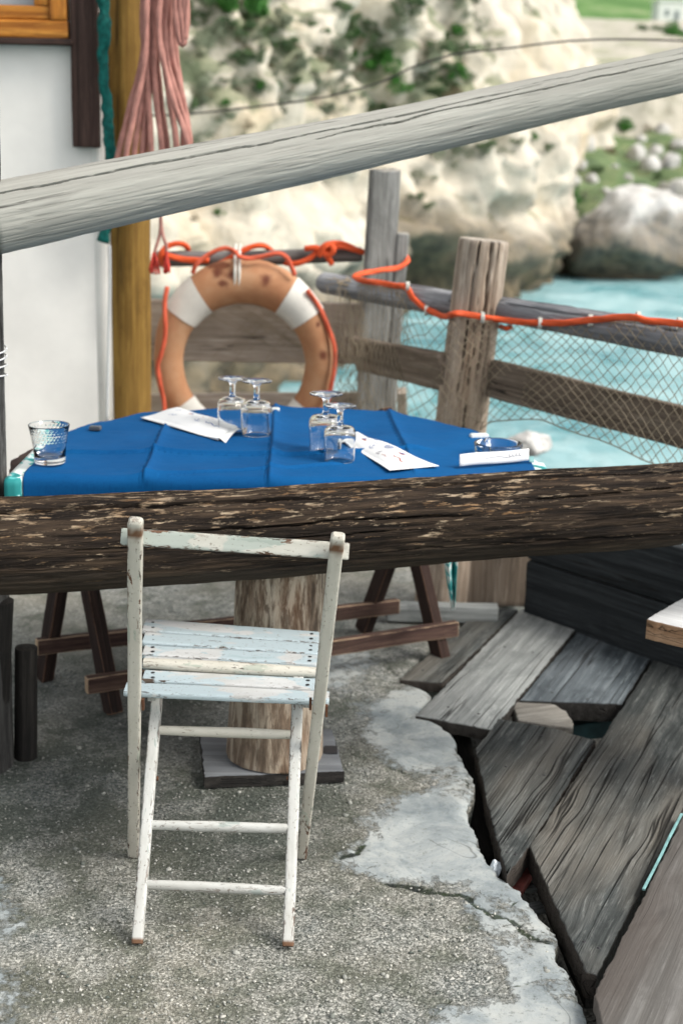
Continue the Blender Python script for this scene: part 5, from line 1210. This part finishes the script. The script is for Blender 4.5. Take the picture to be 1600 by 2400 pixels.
def clip(px, py, w_, ang, mat, lab):
    c_ = G(px, py, TC); d = Vector((math.cos(ang), math.sin(ang), 0)); n_ = Vector((-d.y, d.x, 0)); mb = MB()
    v = []
    prof = [(-.5, 0), (-.42, .5), (-.2, .9), (.1, 1.), (.42, .7), (.5, 0)]
    pts = [(-1, -.004), (-1, .003), (-.9, .0065), (.9, .0065), (1, .003), (1, -.004)]
    for e in (-1, 1):
        for t, z in pts: q = c_+d*(t*w_/2)+n_*(e*.009)+Vector((0, 0, z)); v.append(q)
    mb.add((v, [tuple(range(6)), tuple(reversed(range(6, 12)))]+[(i, i+6, (i+1) % 6+6, (i+1) % 6) for i in range(6)]))
    mb.add(box((c_.x-w_*.3, c_.y+.002, c_.z-.045), (c_.x+w_*.3, c_.y+.006, c_.z-.004)))
    o = mb.build('cloth_clip', mat, smooth=False); tag(o, lab, 'clip', 'tablecloth clips'); bm = o.modifiers.new('round', 'BEVEL'); bm.width = .002; bm.segments = 2
clip(1122, 1022, .048, .25, M['clip'], 'white cloth clip on the right back edge of the blue cloth')
clip(646, 961, .022, 0, M['clip'], 'small white cloth clip at the back middle edge of the cloth')
clip(224, 1004, .030, -.15, M['clipdark'], 'grey metal cloth clip on the left back edge of the cloth')

# ================================================================== CHAIR
nl, nr = G(322, 2212), G(675, 2218); fl, fr = G(314, 2004), G(707, 2006)
tl, tr = V(318, 1216, 2.44), V(792, 1252, 2.44)
ch = empty('folding_chair', ((nl+nr+fl+fr)/4)); tag(ch, 'white slatted folding chair with chipped paint, its back to the viewer', 'chair')
up_l = (nl-fl).cross(Vector((1, 0, 0)))
def post(p0, p1, w0, w1, th, mat, name, face=(0, -1, .3), tip=None):
    p0, p1 = Vector(p0), Vector(p1); o = beam(name, p0, p1, w0, th, mat, ch, up=face, bev=.0030, rough=.0010, taper=w1/w0, seg=90)
    n = len(o.data.vertices); xs = np.zeros(n*3); o.data.vertices.foreach_get('co', xs); xs = xs.reshape(-1, 3); L = (p1-p0).length
    tp = np.zeros(n); nz = fbm(xs*60, 2, 3)*.006
    if tip == 'foot': tp = np.clip((.011-xs[:, 0]+nz*1.6)/.004, 0, 1)
    if tip == 'top':
        tp = np.clip((xs[:, 0]-(L-.040)+nz)/.004, 0, 1)*np.clip(((L-.014)-xs[:, 0]+nz)/.006, 0, 1)
        # rounded top
        q = np.clip((xs[:, 0]-(L-.0075))/.0075, 0, 1); s_ = 1-.30*q**2; xs[:, 1] *= s_; xs[:, 2] *= s_
        o.data.vertices.foreach_set('co', xs.ravel())
    o.data.attributes.new('tip', 'FLOAT', 'POINT').data.foreach_set('value', tp.astype(np.float32)); return o
def post_top(p0, p1, *a, **k): return post(p0, p1, *a, **k)
# two long posts rise to the back; two shorter legs come down towards the viewer
for p0, p1 in ((fl, tl), (fr, tr)):
    # split rings finer at the top by overshooting the segment count
    post(p0, p1, .0225, .0262, .019, M['paint'], 'post', tip='top')
L1 = V(368, 1636, 2.70); R1 = V(697, 1642, 2.70)
Lt = nl+(L1-nl)*1.10; Rt = nr+(R1-nr)*1.10
for p0, p1 in ((nl, Lt), (nr, Rt)): post(p0, p1, .0216, .0240, .017, M['paintleg'], 'leg', face=(0, -1, -.7), tip='foot')
# rungs
def rung(name, p0, p1, r, mat, oval=.8, seed=1):
    v, f_ = tube([p0, p1], 1, 14)
    p0, p1 = Vector(p0), Vector(p1); L = (p1-p0).length; F_ = frame(p0, p1-p0); k, n = 60, 14; xs = np.linspace(0, L, k); th = np.linspace(0, 2*np.pi, n, endpoint=False)
    X_, T_ = np.meshgrid(xs, th, indexing='ij'); R_ = r*(.86+.16*np.sin(np.pi*X_/L))+.0007*fbm(np.stack([X_*30, np.cos(T_)*2, np.sin(T_)*2], -1)+seed, 3, seed)
    v = np.stack([X_, np.cos(T_)*R_*oval, np.sin(T_)*R_], -1).reshape(-1, 3)
    ed_ = .35*np.ones(len(v)); return mk(name, v, rings((n, k)), mat, ch, M=F_, local=True, attrs={'edge': ed_, 'tip': np.zeros(len(v))}, sharp=50)
for yl, yr, m in ((1711, 1722, 'paint'), (1933, 1942, 'paintleg'), (2072, 2088, 'paintleg')):
    a = at_row(nl, Lt, yl); b = at_row(nr, Rt, yr); rung('rung', a, b, .0108, M[m], seed=yl)
# back rail behind the post tops
def on_post(p0, p1, py): return at_row(p0, p1, py)
ra_, rb_ = on_post(fl, tl, 1270), on_post(fr, tr, 1301); dr_ = (rb_-ra_).normalized(); off = Vector((0, .0175, .003))
bk_ = beam('back_rail', ra_-dr_*.028+off, rb_+dr_*.024+off, .031, .014, M['paintrail'], ch, up=(0, -1, .3), bev=.0025, rough=.0008, seg=90)
# seat slats
lat = lambda t: (on_post(fl, tl, 1600).lerp(on_post(fr, tr, 1608), t))
sl_f = (V(338, 1462, 2.965), V(748, 1492, 2.965)); sl_r = (V(336, 1622, 2.635), V(738, 1640, 2.635))
mb_s = []
nS = 6
st_ = empty('seat', (sl_f[0]+sl_r[1])/2) if False else None
seat_v = []; seat_f = []; seat_e = []
def slat_geo(p0, p1, wd, th, up):
    o = beam('slat', p0, p1, wd, th, M['paintseat'], None, up=up, bev=.0035, rough=.0007, seg=70)
    n = len(o.data.vertices); xs = np.zeros(n*3); o.data.vertices.foreach_get('co', xs); W_ = np.array(WM[o.name]); vs = xs.reshape(-1, 3)@W_[:3, :3].T+W_[:3, 3]
    e_ = np.zeros(n); o.data.attributes['edge'].data.foreach_get('value', e_); fs = [tuple(p.vertices) for p in o.data.polygons]
    me = o.data; del WM[o.name]; bpy.data.objects.remove(o); bpy.data.meshes.remove(me); return vs, fs, e_
upv = (sl_r[0]-sl_f[0]).cross(sl_f[1]-sl_f[0]).normalized(); upv = upv if upv.z > 0 else -upv
fr_ = [0.05, .25, .43, .60, .80, .975]; wds = [.064, .055, .05, .045, .050, .046]
for k in range(nS):
    a = sl_f[0].lerp(sl_r[0], fr_[k]); b = sl_f[1].lerp(sl_r[1], fr_[k]); d_ = (b-a).normalized()
    if k == nS-1: a = a-d_*.036; b = b+d_*.028
    vs, fs, e_ = slat_geo(a+upv*rnd.uniform(-.001, .001), b+upv*rnd.uniform(-.001, .001), wds[k], .0125, upv)
    base_ = sum(len(q) for q in seat_v); seat_v.append(vs); seat_f += [tuple(i+base_ for i in q) for q in fs]; seat_e.append(e_)
allv = np.concatenate(seat_v); Fm = frame(sl_f[0], sl_f[1]-sl_f[0], upv)
seat = mk('seat', allv, seat_f, M['paintseat'], ch, M=Fm, attrs={'edge': np.concatenate(seat_e), 'tip': np.zeros(len(allv))}, sharp=50)
# the cream cross bar over the slats
a = sl_f[0].lerp(sl_r[0], .69)+upv*.014; b = sl_f[1].lerp(sl_r[1], .69)+upv*.014; rung('cross_bar', a, b, .0125, M['paint'], 1.2, 5)
# side rails under the slats, nail heads, bolts
for e in (0, 1):
    d_ = (sl_f[1]-sl_f[0]).normalized()*(.018 if e == 0 else -.018)
    beam('seat_rail', sl_f[e].lerp(sl_r[e], -.02)+d_-upv*.019, sl_f[e].lerp(sl_r[e], .93)+d_-upv*.019, .016, .024, M['paintleg'], ch, up=upv, bev=.002)
mb = MB()
for k in range(5):
    for e in (0, 1):
        for q in (-.22, .22):
            a = sl_f[e].lerp(sl_r[e], fr_[k]+q*wds[k]/.34); d_ = (sl_f[1]-sl_f[0]).normalized()*(.019 if e == 0 else -.017)
            v, f_ = lathe([(0, .0011), (.0035, .0008), (.0045, 0)], a+d_+upv*.0066, 10); mb.add((v, f_))
mb.build('nail_heads', M['metal'], seat)
for a, b in ((fl.lerp(tl, .30), nl.lerp(Lt, .62)), (fr.lerp(tr, .30), nr.lerp(Rt, .62))):
    c_ = a; mid_ = (a+b)/2
for (p0, p1, px) in ((nl, Lt, 1), (nr, Rt, -1)):
    for yy in (1824,):
        q = at_row(p0, p1, yy); v, f_ = lathe([(.0, .004), (.003, .0036), (.0048, .002), (.005, 0)], (0, 0, 0), 12); v = [(q.x+px*(.0125+z_), q.y+y_, q.z+x_) for x_, y_, z_ in v]; mk('bolt', v, f_, M['rust'], ch)
for (p0, p1, px) in ((fl, tl, 1), (fr, tr, -1), (fr, tr, 1)):
    q = at_row(p0, p1, 1650 if px*(1 if p0 is fl else -1) > 0 else 1665); s_ = .0140*px
    v, f_ = box((q.x+min(s_, s_+px*.005), q.y-.006, q.z-.011), (q.x+max(s_, s_+px*.005), q.y+.006, q.z+.011)); mk('hinge', v, f_, M['rust'], ch, smooth=False)

# ================================================================== DECK BOARDS
def deck(pts, z1, th, mat, lab, bev=.004, tilt=None, dirn=None, name='deck_board', grp='loose boards of the deck'):
    P_ = [G(x, y, z1) for x, y in pts]; v, f_ = prism([(p.x, p.y) for p in P_], z1-th, z1, bev, tilt)
    d = Vector(dirn) if dirn else (P_[-1]-P_[0]); Mx = frame((P_[0].x, P_[0].y, z1-th), (d.x, d.y, 0)); n = len(v)//4
    vs = np.array([tuple(q) for q in v]); end = np.zeros(len(vs)); end[:2*n] = 1
    o = mk(name, vs, f_, mat, M=Mx, attrs={'end': end}, sharp=40)
    if lab:
        tag(o, lab, 'board', grp); nb = MB(); W0 = frame((P_[0].x, P_[0].y, z1), (d.x, d.y, 0)); I_ = W0.inverted(); L_ = [I_ @ q for q in P_]; xs_2 = [q.x for q in L_]
        for xx_ in (min(xs_2)+.09, max(xs_2)-.06, (min(xs_2)+max(xs_2))/2+.11):
            for off_ in ((.3, .72) if xx_ < max(xs_2)-.2 else (.5,)):
                # the crossing of a line across the board with its outline
                ys2 = []
                for i in range(len(L_)):
                    a_, b_ = L_[i], L_[(i+1) % len(L_)]
                    if (a_.x-xx_)*(b_.x-xx_) < 0: ys2.append(a_.y+(b_.y-a_.y)*(xx_-a_.x)/(b_.x-a_.x))
                if len(ys2) == 2:
                    q = W0 @ Vector((xx_+rnd.uniform(-.01, .01), ys2[0]+(ys2[1]-ys2[0])*off_, 0)); vv_, ff_ = lathe([(0, .0012), (.0032, .001), (.0042, 0)], q, 10); nb.add((vv_, ff_))
        if nb.v: nb.build('nail_heads', M['metal'], o)
    return o
deck([(935, 1592), (1036, 1600), (1214, 1428), (1135, 1420)], .012, .03, M['deck'], 'narrow dark grey deck board under the right trestle foot')
deck([(974, 1676), (1152, 1710), (1356, 1462), (1222, 1424)], .010, .034, M['deckpale'], 'long pale silvery deck board beside the trestle foot')
deck([(1217, 1640), (1455, 1649), (1530, 1532), (1356, 1474)], .004, .055, M['deckblue'], 'dark blue-grey deck board with a ragged blunt end')
deck([(1168, 1684), (1114, 1754), (1140, 1880), (1187, 2050), (1239, 1984), (1394, 1735), (1290, 1704)], .012, .05, M['deck'], 'short deck board sawn to a point over the dark gap', dirn=tuple(G(1394, 1735)-G(1239, 1984)))
deck([(1530, 1546), (1239, 1984), (1300, 2120), (1372, 2278), (1398, 2284), (1602, 1888), (1760, 1610)], .014, .055, M['deck'], 'widest and longest dark deck board, split along its grain', dirn=tuple(G(1530, 1546)-G(1239, 1984)))
pf = [(1604, 1905), (1391, 2330), (1416, 2420), (1440, 2620), (2100, 2700), (2150, 1900)]
deck(pf, .040, .03, M['ply'], 'worn brownish plywood sheet at the bottom right corner', dirn=tuple(G(1600, 1900)-G(1391, 2328)))
# a second pair of boards carries the deck on, out of the picture
deck([(1700, 1640), (1640, 1880), (2100, 1880), (2200, 1640)], .006, .04, M['deck'], 'deck board continuing past the right photo edge')
te = beam('edge_strip', G(1600, 1908, .034)+Vector((-.004, 0, 0)), G(1511, 2085, .034)+Vector((-.004, 0, 0)), .006, .004, M['teal'], bpy.data.objects['deck_board.005'], bev=.001)
te['label'] = 'chipped teal painted edge'
deck([(1200, 1645), (1230, 1641), (1265, 1642), (1300, 1651), (1325, 1666), (1341, 1686), (1343, 1706), (1280, 1698), (1213, 1687)], -.004, .05, M['wedge'], None, dirn=(1, .35, 0), name='wood_offcut'); tag(bpy.data.objects['wood_offcut'], 'pale split wood offcut wedged in the gap between deck boards', 'offcut')
# what lies in the gap: a bearer, a red scrap, pale slats
def under(name, a, b, z, wd, th, mat, lab, cat, grp=None):
    o = beam(name, G(*a, z), G(*b, z), wd, th, mat, None, bev=.004, rough=.003); tag(o, lab, cat, grp)
under('floor_beam', (1290, 1715), (1470, 1690), -.12, .07, .05, M['tealdark'], 'dark teal beam crossing the square hole under the deck boards', 'beam')
under('floor_beam', (1075, 1740), (1140, 2040), -.15, .05, .1, M['blackwood'], 'black beam running under the sharp board along the concrete edge', 'beam')
under('floor_beam', (1255, 1990), (1400, 2330), -.11, .05, .07, M['blackwood'], 'black beam under the near end of the widest deck board', 'beam')
under('wood_scrap', (1195, 2095), (1235, 2030), -.07, .045, .02, M['redpaint'], 'red painted scrap of wood in the gap below the sharp board', 'scrap')
under('slat', (1222, 2085), (1262, 2078), -.10, .03, .012, M['deckpale'], 'upper pale slat in the gap beside the red scrap', 'slat')
under('slat', (1230, 2135), (1272, 2125), -.11, .035, .012, M['deckpale'], 'lower pale slat in the gap beside the red scrap', 'slat')
c_ = G(1160, 2027, -.01); v, f_ = rock_mesh(33, .016, .018, .022, 3, .5); o = mk('paper_scrap', v+np.array((c_.x, c_.y, -.02)), f_, M['sackwhite'], smooth=False); tag(o, 'crumpled whitish scrap stuck at the concrete edge in the gap', 'scrap')
# grey timber lying behind the trestle
a, b = G(905, 1432, .03), G(1166, 1438, .03); o = beam('timber', a, b, .05, .055, M['deckpale'], None, bev=.004, rough=.002); tag(o, 'grey squared timber lying on the ground behind the right trestle', 'timber')
# small pebbles and a few weeds of rubble
# ================================================================== BENCH at the right
c0 = V(1511, 1450, 3.12); BH = c0.z
bo = [G(1513, 1451, BH), G(1640, 1378, BH), G(1900, 1420, BH), G(1900, 1545, BH)]
bn = empty('bench', (bo[2].x-.1, bo[2].y, 0)); tag(bn, 'pale wooden bench end reaching in at the right edge', 'bench')
v, f_ = prism([(p.x, p.y) for p in bo], BH-.047, BH, .002); n_ = len(v)//4
mk('seat', v, f_, [M['bench'], M['benchedge']], bn, fm=[1 if max(q) < 3*n_ else 0 for q in f_], sharp=40, M=frame((bo[0].x, bo[0].y, BH), bo[3]-bo[0]))
ctr = sum(bo, Vector())/4
for t in (.62, .95):
    q = bo[0].lerp((bo[2]+bo[3])/2, t); beam('leg', (q.x, q.y, -.02), (q.x, q.y, BH-.048), .05, .05, M['benchedge'], bn, up=(0, -1, 0))
